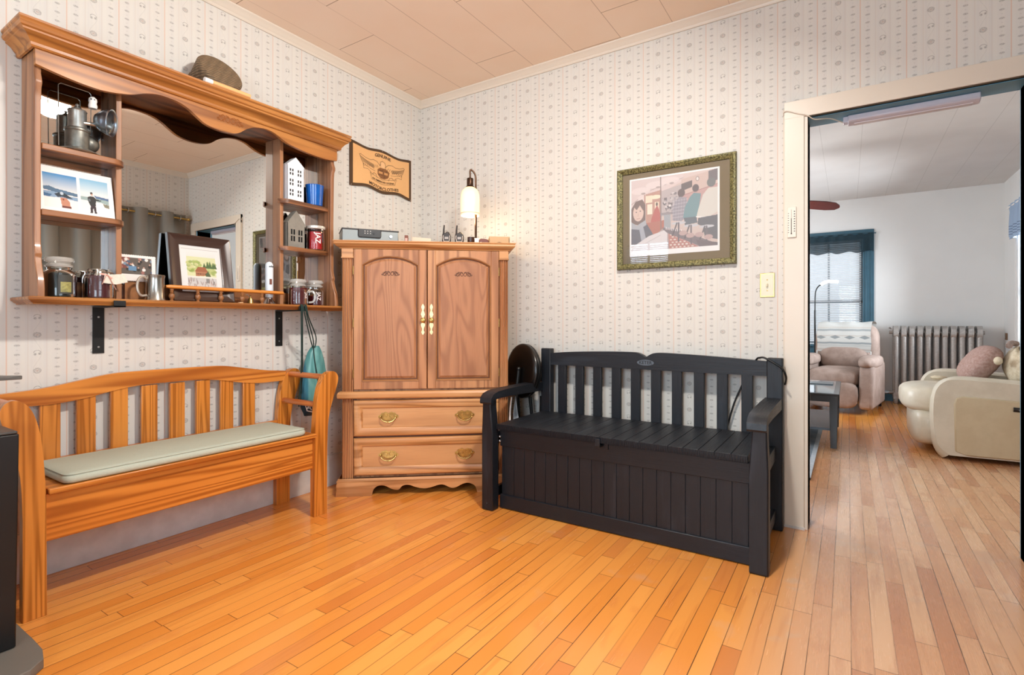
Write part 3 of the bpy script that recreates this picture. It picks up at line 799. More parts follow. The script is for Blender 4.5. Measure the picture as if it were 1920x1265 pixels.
for xl, xr, s in ((1.050, 1.122, 1), (2.396, 2.468, -1)):
    t = .010
    if s > 0: p = [(xl, .001), (xr, .001), (xr, .44), (xr-.012, .56), (xr-.012, .602), (xl+.006, .602), (xl+.004, .52), (xl, .42)]
    else: p = [(xl, .001), (xr, .001), (xr, .42), (xr-.004, .52), (xr-.006, .602), (xl+.012, .602), (xl+.010, .56), (xl, .44)]
    MB().prism(p, 'y', -.650, -.590).build('front_leg', RZ, bb, bevel=.006)
    MB().box(xl+(.045 if s > 0 else 0), xr-(0 if s > 0 else .0), -.105, -.055, .001, .846 if s < 0 else .860).build('rear_leg', RZ, bb, bevel=.005) if s < 0 else MB().box(1.113, 1.180, -.105, -.055, .001, .860).build('rear_leg', RZ, bb, bevel=.005)
    # arm: slightly raised to the back, rounded nose
    yz = [(-.100, .596), (-.100, .650), (-.30, .652), (-.50, .650), (-.60, .645), (-.645, .634), (-.668, .615), (-.672, .590), (-.668, .582), (-.655, .582), (-.650, .598), (-.60, .606), (-.45, .606), (-.25, .600)]
    xa, xb2 = (1.054, 1.128) if s > 0 else (2.390, 2.464)
    MB().prism(yz, 'x', xa, xb2).build('armrest', RY, bb, bevel=.010)
    xs = 1.075 if s > 0 else 2.425
    MB().box(xs-.012, xs+.012, -.592, -.10, .345, .415).build('side_rail', RY, bb, bevel=.003)
    MB().box(xs-.012, xs+.012, -.592, -.10, .05, .105).build('side_rail', RY, bb, bevel=.003)
# back
bt = [(1.178, .832), (1.30, .842), (1.45, .849), (1.60, .853), (1.69, .853), (1.735, .850), (1.765, .838), (1.783, .828), (1.80, .838), (1.828, .851), (1.87, .854), (1.95, .852), (2.10, .846), (2.25, .838), (2.398, .828)]
MB().prism([(1.178, .760), (1.178, .832)]+[tuple(p) for p in smooth_pts(bt, 3)]+[(2.398, .755)], 'y', -.100, -.066).build('top_rail', RX, bb, bevel=.004)
for xa, xb2 in ((1.228, 1.281), (1.346, 1.398), (1.462, 1.514), (1.579, 1.633), (1.695, 1.748), (1.811, 1.866), (1.927, 1.980), (2.044, 2.097), (2.160, 2.213), (2.279, 2.332)):
    MB().box(xa, xb2, -.096, -.072, .42, .765).build('slat', RZ, bb, bevel=.003)
# seat lid: tongue-and-groove planks front to back, ribbed front edge
b = MB(); n = 19; x0, x1 = 1.128, 2.388
for k in range(n):
    a = x0+(x1-x0)*k/n; c = x0+(x1-x0)*(k+1)/n
    b.box(a+.0012, c-.0012, -.618, -.106, .452, .470)
b.box(x0, x1, -.612, -.110, .440, .464)
b.build('lid', RY, bb, bevel=.0015)
b = MB(); k = x0
while k < x1-.004:
    b.box(k, k+.0035, -.6215, -.617, .441, .469); k += .0062
b.build('lid_edge', RZ, bb)
# box
b = MB().box(1.130, 2.386, -.568, -.555, .012, .44).box(1.130, 1.142, -.555, -.11, .012, .44).box(2.374, 2.386, -.555, -.11, .012, .44).box(1.130, 2.386, -.122, -.11, .012, .44).box(1.130, 2.386, -.555, -.11, .012, .02)
b.build('box', RZ, bb)
b = MB(); n = 19
for k in range(n):
    a = 1.146+(2.384-1.146)*k/n; c = 1.146+(2.384-1.146)*(k+1)/n
    b.box(a+.0012, c-.0012, -.5735, -.566, .07, .35)
b.build('front_planks', RZ, bb, bevel=.001)
MB().box(1.124, 2.396, -.580, -.562, .343, .432).build('front_rail', RX, bb, bevel=.003)
MB().box(1.124, 2.396, -.582, -.562, .004, .078).build('bottom_rail', RX, bb, bevel=.003)
MB().box(1.708, 1.735, -.630, -.620, .425, .462).box(1.742, 1.760, -.588, -.578, .405, .440).box(1.708, 1.735, -.628, -.582, .420, .432).build('latch', RZ, bb, bevel=.002)
for z in (.372, .395): MB().ball((1.126, -.5835, z), .0075, 10).build('bolt', STEEL, bb)
PLT = plain('grey_badge', '59636e', .4)
pl_ = [(1.783+.048*math.cos(t)*(1 if abs(math.cos(t)) > .5 else 1), .797+.016*math.sin(t)) for t in [2*PI*k/28 for k in range(28)]]
bd = MB().prism(pl_, 'y', -.1035, -.099).build('badge', PLT, bb)
lettering('KETER', .026, lambda u, v, d: (1.783+u, -.1037-d, .797+v), plain('badge_dark', '15181c', .5), bd)
# ------------------------------------------------------------------ things on the hutch
Z0 = SZ+.0006
METAL = plain('tarnished_tin', 'b4b3ac', .36, metal=.75, nz=.45, nscale=45)
METALD = plain('dark_tin', '85847c', .42, metal=.7, nz=.5, nscale=50)
BLUESTEEL = plain('blue_grey_metal', 'a9b7c4', .30, metal=1)
WAXW = plain('white_enamel', 'f0eeea', .5)
# old lantern with a side reflector, upper left shelf
ZL = 1.7126
t = thing('carbide_lantern', (.082, -2.128, ZL), 'old tin lantern with a round side reflector on the upper left shelf', 'lantern')
cx, cy = .082, -2.128
MB().lathe([(.064, 0), (.072, .003), (.062, .011), (.042, .018), (.038, .022)], (cx, cy, ZL), 28).build('base_dish', METAL, t)
MB().lathe([(.038, .018), (.040, .022), (.040, .086), (.043, .090), (.043, .097), (.033, .104)], (cx, cy, ZL), 28).build('tank', METALD, t)
MB().lathe([(.030, .100), (.031, .104), (.031, .170), (.033, .173), (.030, .178), (.014, .184), (.004, .194), (.007, .200), (0, .206)], (cx, cy, ZL), 28).build('burner_cylinder', METAL, t)
MB().ball((cx-.02, cy+.045, ZL+.055), .036, 18).build('water_bulb', METALD, t)
ax = Vector((.62, .78, -.12)).normalized(); c0 = Vector((cx+.025, cy+.050, ZL+.150))
MB().cyl((cx+.02, cy+.01, ZL+.125), tuple(c0+Vector((0, 0, -.02))), .008, n=10).build('bracket', METAL, t)
MB().lathe([(.012, 0), (.024, .004), (.041, .024), (.050, .041), (.053, .055), (.056, .058), (.056, .062), (.051, .060), (.048, .048), (.022, .017), (.007, .012)], tuple(c0), 30, tuple(ax)).build('reflector', BLUESTEEL, t)
MB().lathe([(.051, 0), (.036, .006), (.014, .009), (0, .009)], tuple(c0+ax*.054), 24, tuple(ax), cap=False).build('lens', JARGLASS, t)
MB().tube([(cx-.005, cy-.058, ZL+.02), (cx-.005, cy-.060, ZL+.262), (cx-.005, cy-.052, ZL+.271), (cx-.005, cy+.040, ZL+.268), (cx-.005, cy+.048, ZL+.260), (cx-.005, cy+.046, ZL+.10)], .0016, 6).build('bail_handle', METAL, t)
g = thing('figurine', tuple(c0+Vector((-.006, -.004, .046))), 'tiny white figurine with black eyes perched behind the lantern reflector', 'figurine')
p = tuple(g.location)
MB().lathe([(.014, 0), (.016, .010), (.013, .022), (.015, .030), (.014, .040), (.006, .048), (0, .049)], p, 16).build('body', WAXW, g)
e = MB()
for dy in (-.007, .004): e.ball((p[0]+.013, p[1]+dy-.003, p[2]+.034), .003, 8)
e.build('eyes', BLACKM, g)

# printed panel with two snow photographs, middle left shelf
t = thing('photo_panel', (.075, -2.13, 1.4586), 'white photo panel showing two people standing on snowy ground by the sea', 'photo')
cv = Canvas(150, 112, 'f3f1ee')
cv.grad(.07, .15, .50, .62, '2d86c0', 'e9e6dc'); cv.grad(.07, .50, .50, .90, 'e8e4e0', 'efeae4')
cv.poly([(.07, .46), (.14, .44), (.22, .48), (.34, .50), (.5, .53), (.5, .60), (.3, .58), (.07, .53)], '4a6a86')
cv.poly([(.07, .55), (.18, .55), (.36, .61), (.5, .62), (.5, .70), (.3, .67), (.07, .68)], '7f9cb8'); cv.poly([(.07, .60), (.17, .62), (.14, .68), (.07, .67)], '2f5f88')
cv.poly([(.20, .60), (.27, .55), (.32, .55), (.44, .66), (.36, .66), (.30, .64), (.24, .66)], '1d2d3a'); cv.ell(.295, .57, .025, .04, 'b9c8d4')
cv.poly([(.27, .66), (.35, .66), (.39, .74), (.40, .88), (.29, .88), (.28, .76)], 'c08468'); cv.rect(.29, .84, .41, .88, '6a2a1c'); cv.ell(.31, .70, .015, .02, '7a3520')
cv.grad(.54, .15, .93, .56, '7fb8d8', 'e4e8e2'); cv.grad(.54, .50, .93, .92, 'e0e2e0', 'efece8')
cv.poly([(.54, .55), (.7, .56), (.93, .52), (.93, .68), (.8, .64), (.54, .63)], '93a9a8'); cv.poly([(.72, .50), (.93, .53), (.93, .58), (.75, .56)], '4d6a90')
cv.poly([(.84, .66), (.93, .68), (.93, .76), (.86, .74)], '7c7a66')
cv.ell(.69, .46, .020, .035, '2a1f1c'); cv.ell(.695, .49, .014, .026, 'c49b86')
cv.poly([(.64, .55), (.67, .53), (.72, .53), (.75, .58), (.82, .59), (.82, .61), (.745, .62), (.74, .74), (.66, .74), (.64, .66), (.63, .60)], '1d2020')
cv.ell(.655, .62, .02, .04, '555f66'); cv.poly([(.665, .73), (.735, .73), (.745, .90), (.715, .90), (.70, .78), (.69, .90), (.66, .90)], '2c1a22')
cv.rect(.655, .89, .69, .915, '141414'); cv.rect(.715, .89, .75, .915, '141414')
yb0, yb1, hh = -2.252, -2.004, .186
def pf(u, v, d=0.): return (.098-.040*(1-v)+d, yb0+(yb1-yb0)*u, 1.4592+hh*(1-v))
picture(cv, lambda u, v: pf(u, v, .0046), 'photo_print', t)
b = MB(); b.rings([[pf(0, 0), pf(1, 0), pf(1, 1), pf(0, 1)], [pf(0, 0, .0042), pf(1, 0, .0042), pf(1, 1, .0042), pf(0, 1, .0042)]]); b.build('board', WAXW, t)

def wax(name, c): return plain(name, c, .35, coat=.4)
def jar(loc, r, h, waxcol, fill, label, cat='jar candle', neck=.72, lid=True, glassy=None, nm='candle_jar', group=None):
    t = thing(nm, loc, label, cat, group); s = h-.05 if lid else h
    MB().lathe([(r-.006, .0), (r-.001, .004), (r, .012), (r, s*.74), (r*.96, s*.82), (r*neck, s*.92), (r*neck, s*.98), (r*neck+.002, s)], loc, 30, cap=False).build('glass_body', glassy or JARGLASS, t)
    MB().lathe([(r-.008, .003), (r-.003, .006), (r-.003, s*fill), (0, s*fill)], loc, 26).build('wax', waxcol, t)
    if lid:
        MB().lathe([(r*neck+.004, s), (r*neck+.006, s+.006), (r*neck, s+.012), (r*neck-.006, s+.015), (r*neck+.006, s+.022), (r*neck+.008, s+.030), (r*neck+.004, s+.038), (r*.4, s+.043), (0, s+.044)], loc, 26).build('glass_lid', plain('frosted_lid_glass', 'dfe2dd', .12, Transmission_Weight=.55) if False else LIDGL, t)
    return t
LIDGL = M('lid_glass', 'e9eae4', .10, spec=1., coat=1.); LIDGL.set('Alpha', .42); LIDGL = LIDGL.m
LAB = plain('jar_label', '3b3a34', .5); LABG = plain('label_picture', 'a5a05e', .5, nz=.8, nscale=120)
def wrap_label(loc, r, z0, z1, a0, a1, mat, name, par, rr=.0006):
    return MB().grid(lambda u, v: (loc[0]+(r+rr)*math.cos(a0+(a1-a0)*u), loc[1]+(r+rr)*math.sin(a0+(a1-a0)*u), z0+(z1-z0)*v), 12, 2).build(name, mat, par)
L = (.098, -2.190, Z0)
t = jar(L, .054, .172, wax('black_wax', '07100d'), .80, 'large black candle jar with clear glass lid at the hutch left end')
lb = wrap_label(L, .054, Z0+.015, Z0+.090, -.35, .55, LAB, 'label', t)
wrap_label(L, .0545, Z0+.022, Z0+.062, -.22, .42, LABG, 'label_picture', lb)
L = (.098, -2.060, Z0)
t = jar(L, .055, .112, wax('plum_wax', '4a0c16'), .86, 'plum red candle jar with foil top and ribbon tag', lid=False, neck=.86)
b = MB(); rnd = random.Random(4)
b.grid(lambda u, v: ((L[0]+(.048-.010*v+.004*math.sin(u*50))*math.cos(2*PI*u)), (L[1]+(.048-.012*v+.004*math.sin(u*50))*math.sin(2*PI*u)), Z0+.096+.026*v+.003*math.sin(u*38+v*3)), 60, 5, closed_u=True)
b.lathe([(.038, .121), (.02, .126), (0, .127)], L, 30, cap=False)
b.build('foil_top', plain('crumpled_foil', 'b8bcbc', .22, metal=1, nz=.5, bump=.6, nscale=90), t)
TAG = plain('cream_tag', 'e2ded0', .7, nz=.25, nscale=160); RIB = plain('pink_ribbon', 'd9a596', .6)
MB().prism([(-2.066, Z0+.066), (-2.060, Z0+.100), (-1.992, Z0+.108), (-1.978, Z0+.074), (-2.02, Z0+.062)], 'x', .1555, .157).build('paper_tag', TAG, t)
b = MB().tube([(.150, -2.075, Z0+.104), (.156, -2.055, Z0+.100), (.158, -2.035, Z0+.085)], .004, 6, flat=(1, .3)).tube([(.156, -2.055, Z0+.100), (.159, -2.070, Z0+.060)], .005, 6, flat=(1, .3)).tube([(.156, -2.050, Z0+.100), (.161, -2.022, Z0+.040)], .005, 6, flat=(1, .3))
b.build('ribbon', RIB, t)

# postage-stamp shaped picture card
t = thing('picture_card', (.050, -1.905, Z0), 'small card shaped like a perforated stamp with a crowd of people, behind the mug', 'card')
cv = Canvas(96, 80, '5a5048'); rs = np.random.RandomState(3)
cv.rect(0, 0, .34, .52, '7c4238')
for k in range(26):
    cxx, cyy = rs.rand(), .12+.62*rs.rand()
    cv.ell(cxx, cyy, .05, .07, ['2b2622', 'c9b9b0', '7f95a8', 'a06a60', 'e4e0da', '4a5a70'][rs.randint(6)]); cv.ell(cxx, cyy-.08, .022, .035, 'c49a86')
cv.rect(.30, .42, .50, .60, '5f86a8'); cv.rect(0, 0, 1, .10, 'efe9e4'); cv.rect(.90, 0, 1, 1, 'efe9e4'); cv.rect(0, .74, 1, 1, 'efe9e4')
y0, y1, z0c, z1c = -1.985, -1.832, Z0+.088, Z0+.203
cf = lambda u, v, d=0.: (.060+d-.006*(1-v), y0+(y1-y0)*u, z0c+(z1c-z0c)*(1-v))
picture(cv, lambda u, v: cf(u, v, .0026), 'card_print', t)
out = []
def teeth(a, b_, n):
    for k in range(n):
        for s, o in ((0, 0), (.5, -.018)):
            u = a[0]+(b_[0]-a[0])*(k+s)/n; v = a[1]+(b_[1]-a[1])*(k+s)/n
            dx, dy = (b_[1]-a[1]), -(b_[0]-a[0]); out.append((u+dx*(-o), v+dy*(-o)))
teeth((0, 0), (1, 0), 17); teeth((1, 0), (1, 1), 13); teeth((1, 1), (0, 1), 17); teeth((0, 1), (0, 0), 13)
from mathutils.geometry import tessellate_polygon
b = MB(); b.prism([(y0+(y1-y0)*u, z0c+(z1c-z0c)*(1-v)) for u, v in out], 'x', .0535, .0555)
b.build('card', plain('stamp_paper', 'ece6e2', .7), t)
MB().box(.036, .0535, -1.95, -1.86, Z0, Z0+.14).build('stand', EDGE, t)
for ch, yy in (('Y', -1.943), ('K', -1.918), ('C', -1.890), ('O', -1.866)):
    lettering(ch, .020, lambda u, v, d, yy=yy: (.0632-.004+d+.001, yy+u, Z0+.104+v), BLACKM, t)

# pewter mug
L = (.105, -1.852, Z0)
t = thing('pewter_mug', L, 'polished pewter mug with a C shaped handle', 'mug')
PEW = plain('pewter', 'b4b2ab', .24, metal=1, nz=.2, nscale=30)
MB().lathe([(.040, 0), (.043, .003), (.041, .008), (.038, .014), (.0365, .10), (.0385, .108), (.0395, .114), (.0375, .117), (.0345, .112), (.034, .012), (0, .010)], L, 36, cap=False).build('body', PEW, t)
hp = smooth_pts([(L[0]+.004, L[1]-.036, Z0+.098), (L[0]+.006, L[1]-.052, Z0+.106), (L[0]+.007, L[1]-.068, Z0+.094), (L[0]+.007, L[1]-.074, Z0+.066), (L[0]+.007, L[1]-.070, Z0+.038), (L[0]+.006, L[1]-.058, Z0+.022), (L[0]+.004, L[1]-.036, Z0+.024)], 5)
MB().tube(hp, .0055, 10).build('handle', plain('pewter_handle', 'c9beb0', .4, metal=.7), t)

# dark framed watercolour behind the gallery rail, leaning on the mirror
t = thing('landscape_picture', (.09, -1.635, Z0), 'dark brown framed watercolour of a red roofed house by a lake, leaning on the mirror', 'picture')
FRM = plain('espresso_frame', '3a241b', .28, coat=.3)
lean = .145
def fp(y, z, d):   # frame plane leaning back and turned a little
    k = (z)/.335
    return (.108-.055*k+d, -1.783+y, Z0+.002+z)
def framed(w, h, fw, prof, name, mat, par):
    P = [(0, 0), (w, 0), (w, h), (0, h)]; rs = []
    for o, u in prof:
        rs.append([fp(o if i in (0, 3) else w-o, o if i in (0, 1) else h-o, u) for i in range(4)])
    return MB().rings(rs, cap=False).build(name, mat, par, smooth=20)
fwd, fht = .292, .325
framed(fwd, fht, .05, [(0, -.018), (0, .004), (.006, .010), (.018, .006), (.036, .0), (.046, -.002), (.050, -.004), (.050, -.010)], 'frame', FRM, t)
b = MB(); b.rings([[fp(0, 0, -.018), fp(fwd, 0, -.018), fp(fwd, fht, -.018), fp(0, fht, -.018)], [fp(.002, .002, -.012), fp(fwd-.002, .002, -.012), fp(fwd-.002, fht-.002, -.012), fp(.002, fht-.002, -.012)]]); b.build('backing', FRM, t)
cv = Canvas(120, 140, 'eeebe8'); cv.rect(.06, .08, .94, .085, 'a9a49e'); cv.grad(.17, .10, .86, .42, 'ecebe8', 'dfe2d6')
cv.rect(.17, .24, .86, .66, 'dfe0b0'); rs = np.random.RandomState(5)
for k in range(60): cv.ell(.18+.3*rs.rand(), .34+.22*rs.rand(), .05, .035, ['a8ba62', 'c7cc84', '8fa54c', 'd6d49a'][rs.randint(4)], .8)
for k in range(30): cv.ell(.62+.22*rs.rand(), .36+.24*rs.rand(), .05, .035, ['9fb060', 'c3cb88', 'b9c07a'][rs.randint(3)], .8)
for x, h in ((.58, .12), (.66, .16), (.72, .17), (.80, .14), (.84, .12)): cv.poly([(x-.05, .48), (x, .48-h), (x+.05, .48)], '4e6a3c')
cv.poly([(.34, .56), (.42, .46), (.60, .46), (.66, .56)], 'a4603c'); cv.poly([(.36, .56), (.64, .56), (.64, .64), (.36, .66)], 'b47a55'); cv.poly([(.60, .60), (.66, .54), (.72, .64), (.70, .68), (.60, .68)], '51603a')
for k in range(6): cv.rect(.38+k*.04, .59, .40+k*.04, .62, '6a3d2a')
cv.rect(.17, .66, .86, .70, 'ece7dc'); cv.grad(.17, .69, .86, .90, 'cfcdca', 'd9cfc9'); cv.rect(.60, .70, .68, .80, '8f8b86')
for k in range(46):
    x = .18+.66*rs.rand(); y = .72+.16*rs.rand()
    cv.line([(x, y+.03), (x+.05*(rs.rand()-.5), y-.03)], .010, ['5a3a34', '7c6a60', 'a56a5c'][rs.randint(3)], .8)
picture(cv, lambda u, v: fp(.049+(fwd-.098)*u, .049+(fht-.098)*(1-v), -.0085), 'watercolour', t)
b = MB(); b.rings([[fp(.049, .049, -.0065), fp(fwd-.049, .049, -.0065), fp(fwd-.049, fht-.049, -.0065), fp(.049, fht-.049, -.0065)]], cap=False)
b.add([fp(.049, .049, -.0062), fp(fwd-.049, .049, -.0062), fp(fwd-.049, fht-.049, -.0062), fp(.049, fht-.049, -.0062)], [(0, 1, 2, 3)]); b.f = [f for f in b.f if len(set(f)) > 2 and max(f) > 3]
b.build('picture_glass', glass('small_picture_glass', refl=.6, rough=.0), t)

# little brass bell, card chip, lighthouse
L = (.098, -1.402, Z0)
t = thing('brass_bell', L, 'tiny brass bell standing between the gallery spindles', 'bell')
MB().lathe([(.019, 0), (.019, .002), (.016, .010), (.013, .022), (.010, .030), (.004, .034), (.003, .040), (.005, .044), (0, .046)], L, 20).build('body', BRASS, t)
MB().tube([(L[0], L[1]-.004, Z0+.038), (L[0], L[1]-.018, Z0+.050), (L[0], L[1]-.026, Z0+.046)], .002, 6).build('handle', STEEL, t)
t = MB().box(.150, .162, -1.498, -1.478, Z0, Z0+.005).build('pencil_stub', plain('pale_wood', 'e6c79a', .6)); tag(t, 'short pale wooden stub lying in front of the gallery rail', 'pencil')
L = (.075, -1.282, Z0)
t = thing('lighthouse_ornament', L, 'white lighthouse ornament with silver base by the right divider', 'ornament')
MB().lathe([(.034, 0), (.036, .004), (.030, .012), (.022, .026), (.018, .032), (.016, .05)], L, 24).build('base', plain('chrome_base', 'b5bcc4', .15, metal=1), t)
MB().lathe([(.019, .04), (.0205, .045), (.0205, .205), (.019, .222), (.012, .232), (0, .236)], L, 24).build('tower', plain('lighthouse_white', 'e3edf4', .4, nz=.1), t)
b = MB().box(L[0]+.018, L[0]+.0222, L[1]-.010, L[1]+.002, Z0+.110, Z0+.140)
b.build('door_panel', plain('rust_brown', '7a4a3c', .6), t)
b = MB()
for k in range(3): b.ball((L[0]+.0185, L[1]-.008+k*.008, Z0+.208+.004*(k == 1)), .0028, 8)
b.box(L[0]+.010, L[0]+.0215, L[1]-.012, L[1]+.012, Z0+.205, Z0+.209)
b.build('lantern_rail', BLACKM, t)

# right bays: houses, cup, candles
def house(loc, w, d, h, hr, col, rows, label, wins, rot=0.):
    t = thing('house_ornament', loc, label, 'ornament', None, rot)
    b = MB()
    th = .002; gx = d  # front gable faces +x
    body = [(-w/2, 0), (w/2, 0), (w/2, h), (0, h+hr), (-w/2, h)]
    # front wall with real window holes: build it from strips
    ys = sorted(set([-w/2, w/2]+[v for (a, c, _, _) in wins for v in (a, c)])); zs = sorted(set([0, h]+[v for (_, _, a, c) in wins for v in (a, c)]))
    for i in range(len(ys)-1):
        for j in range(len(zs)-1):
            ym, zm = (ys[i]+ys[i+1])/2, (zs[j]+zs[j+1])/2
            if any(a < ym < c and q < zm < r for (a, c, q, r) in wins): continue
            b.box(gx-th, gx, ys[i], ys[i+1], zs[j], zs[j+1])
    b.prism([(-w/2, h), (w/2, h), (0, h+hr)], 'x', gx-th, gx); b.prism(body, 'x', 0, th)
    b.box(0, gx, -w/2, -w/2+th, 0, h); b.box(0, gx, w/2-th, w/2, 0, h)
    o = b.build('walls', col, t, shift=False, smooth=0)
    r = MB()
    for s in (-1, 1): r.add([(-.001, s*w/2, h), (gx+.001, s*w/2, h), (gx+.001, 0, h+hr), (-.001, 0, h+hr), (-.001, s*(w/2+.001), h+.002), (gx+.001, s*(w/2+.001), h+.002), (gx+.001, 0, h+hr+.002), (-.001, 0, h+hr+.002)], [(0, 1, 2, 3), (7, 6, 5, 4), (0, 4, 5, 1), (2, 6, 7, 3), (1, 5, 6, 2), (0, 3, 7, 4)])
    r.build('roof', col, t, shift=False, smooth=0)
    MB().box(.004, gx-.004, -w/2+.004, w/2-.004, .001, h-.004).build('dark_inside', BLACKM, t, shift=False, smooth=0)
    return t
wn = []
for rz in (.030, .088, .146):
    for cyy in (-.026, .024):
        for a in (-.0075, .0075):
            for q in (0, .021): wn.append((cyy+a-.0045, cyy+a+.0045, rz+q, rz+q+.015))
house((.050, -1.136, 1.7086), .106, .050, .200, .048, plain('white_ceramic_house', 'eef0f4', .45), 3, 'tall white house ornament with small square windows on the upper right shelf', wn)
wn = []
for cyy in (-.022, .026):
    for a in (-.008, .008):
        for q in (0, .038): wn.append((cyy+a-.0055, cyy+a+.0055, .036+q, .066+q))
house((.044, -1.128, 1.4466), .110, .050, .138, .072, plain('grey_wood_house', '8b867c', .8, nz=.3), 2, 'grey wooden house ornament on the middle right shelf', wn)
L = (.080, -.998, 1.7086)
t = thing('blue_cup', L, 'cobalt blue glass cup beside the white house ornament', 'cup')
MB().lathe([(.040, 0), (.044, .003), (.052, .118), (.0535, .122), (.050, .122), (.042, .010), (0, .008)], L, 30, cap=False).build('cup', plain('cobalt_glass', '0f5fb8', .16, coat=.5, nz=.4, nscale=20), t)
REDW = wax('red_wax', 'b01420'); DRED = wax('dark_red_wax', '4f0a10')
WL = plain('white_lettering', 'efe6e2', .5)
def vtext(txt, loc, r, ang, zc, size, par):
    """lettering running down the jar wall"""
    lettering(txt, size, lambda u, v, d: (loc[0]+(r+.0012+d)*math.cos(ang+v/r), loc[1]+(r+.0012+d)*math.sin(ang+v/r), loc[2]+zc-u), WL, par)
L = (.080, -.990, 1.4466)
t = jar(L, .052, .128, REDW, .84, 'bright red candle jar beside the grey house ornament', lid=False, neck=.97)
MB().lathe([(.053, .126), (.055, .130), (.055, .142), (.045, .146), (0, .147)], L, 28).build('lid', plain('pale_lid', 'ddd8cf', .25, metal=.3), t)
wr = vtext('JAZ', L, .052, -.42, .070, .040, t)
L = (.098, -1.120, Z0)
t = jar(L, .054, .160, DRED, .90, 'dark red candle jar with mug handle on the lower right shelf')
MB().tube(smooth_pts([(L[0]+.030, L[1]+.046, Z0+.078), (L[0]+.045, L[1]+.062, Z0+.082), (L[0]+.055, L[1]+.072, Z0+.060), (L[0]+.050, L[1]+.066, Z0+.025), (L[0]+.034, L[1]+.045, Z0+.018)], 5), .006, 8).build('handle', LIDGL, t)
vtext('JAZ', L, .054, .25, .056, .022, t)
L = (.080, -.990, Z0)
t = jar(L, .050, .162, DRED, .52, 'clear jar half full of red wax at the right end of the hutch')
vtext('JAZ', L, .050, -.30, .056, .030, t)

# basket, candle tube and dried garland on the crown
t = thing('wicker_basket', (.115, -1.60, 2.145), 'brown wicker basket tipped on its side on the hutch crown', 'basket')
WICK = M('dark_wicker', '6a5138', .7)
X = WICK.xyz(); wv = ((X[2]*520.).sin()*.5+.5)*(((X[0]+X[1])*160.).sin()*.3+.7); nz_ = WICK.noise(WICK.comb(X[0]*90., X[1]*90., X[2]*240.), 1., 3)
WICK.set('Base Color', WICK.mix((wv+nz_)*.5, '2e2115', 'a58a68')); WICK.bump(wv+nz_, .9, .004); WICK = WICK.m
b = MB(); N = 44
axb = Vector((-.815, -.025, -.56)).normalized()   # mouth turned to the wall, woven bottom outwards
bc = (.150, -1.581, 2.256)
prof = [(0, -.004), (.03, -.004), (.07, -.002), (.098, .0), (.104, .006)]+[(.106-.006*(k/14)+(.0016 if k % 2 else 0), .010+.098*k/14) for k in range(15)]+[(.098, .112), (.094, .108)]+[(.096, .10-.09*(k/6)) for k in range(7)]+[(0, .006)]
b.lathe(prof, bc, N, tuple(axb), cap=False)
o = b.build('weave', WICK, t)
b = MB(); q = Vector((0, 0, 1)).rotation_difference(axb)
for w_ in (0, PI):
    b.tube([Vector(bc)+q @ Vector(((.099+.0025*math.sin(a*22+w_))*math.cos(a), (.099+.0025*math.sin(a*22+w_))*math.sin(a), .110+.0025*math.cos(a*22+w_))) for a in [2*PI*k/132 for k in range(132)]], .0035, 6, closed=True)
b.build('rim', WICK, t)
t = thing('candle', (.19, -1.60, 2.146), 'cream candle with white end lying in front of the basket', 'candle')
MB().cyl((.208, -1.655, 2.157), (.208, -1.47, 2.157), .011, n=16).build('candle_body', plain('peach_wax', 'f0b478', .5), t)
MB().cyl((.208, -1.690, 2.157), (.208, -1.655, 2.157), .0125, n=16).build('white_end', WAXW, t)
b = MB(); rnd = random.Random(8)
for k in range(46):
    y = -1.20+.30*k/46; r_ = .010+.008*rnd.random()
    b.tube([(.06+.02*rnd.random()+r_*math.cos(a), y+r_*math.sin(a), 2.146+.012+.012*math.sin(k*.3)*1+r_*math.sin(a+k)*.9) for a in [2*PI*j/8 for j in range(8)]], .0014, 5, closed=True)
t = b.build('lace_garland', plain('grey_lace', 'b9b0a6', .8)); tag(t, 'grey lacy garland lying on top of the hutch crown', 'garland')

# drawstring bag on the right bracket
t = thing('drawstring_bag', (.12, -1.09, .48), 'teal drawstring bag hanging by black cords from the shelf bracket', 'bag')
BAGM = M('teal_nylon', '1c6a7c', .42, coat=.1); X = BAGM.xyz()
n_ = BAGM.noise(BAGM.comb(X[0]*9., X[1]*22., X[2]*5.), 1., 3, .5, .6)
BAGM.set('Base Color', BAGM.mix(X[1].step(-.005, .004), BAGM.mix(n_.step(.3, .7), '135a70', '1f7486'), BAGM.mix(n_.step(.3, .7), '3f7f80', '6fa7a4'))); BAGM.bump(n_, .5, .01); BAGM = BAGM.m
rs_ = []
for z, yc, wy, wx in ((.885, -1.020, .020, .016), (.872, -1.022, .030, .020), (.85, -1.025, .043, .026), (.80, -1.028, .058, .036), (.74, -1.030, .070, .042), (.66, -1.032, .080, .048), (.59, -1.032, .084, .048), (.54, -1.030, .082, .042), (.505, -1.025, .070, .030), (.488, -1.020, .046, .014), (.484, -1.036, .03, .006)):
    ring = []
    for k in range(36):
        a = 2*PI*k/36; f = 1+.05*math.sin(a*7+z*9)*min(1, (z-.47)*6)+.03*math.sin(a*3+z*14)
        ring.append((.118+wx*f*math.cos(a), yc+wy*f*math.sin(a), z))
    rs_.append(ring)
MB().rings(rs_).build('sack', BAGM, t, smooth=80)
MB().rings([[(.118+wx*1.06*math.cos(a), yc+wy*1.04*math.sin(a), z) for a in [2*PI*k/30 for k in range(30)]] for z, yc, wy, wx in ((.562, -1.031, .085, .044), (.53, -1.029, .080, .038), (.505, -1.025, .072, .031), (.486, -1.040, .052, .016), (.482, -1.036, .02, .005))]).build('dark_panel', plain('navy_panel', '12303c', .5), t, smooth=80)
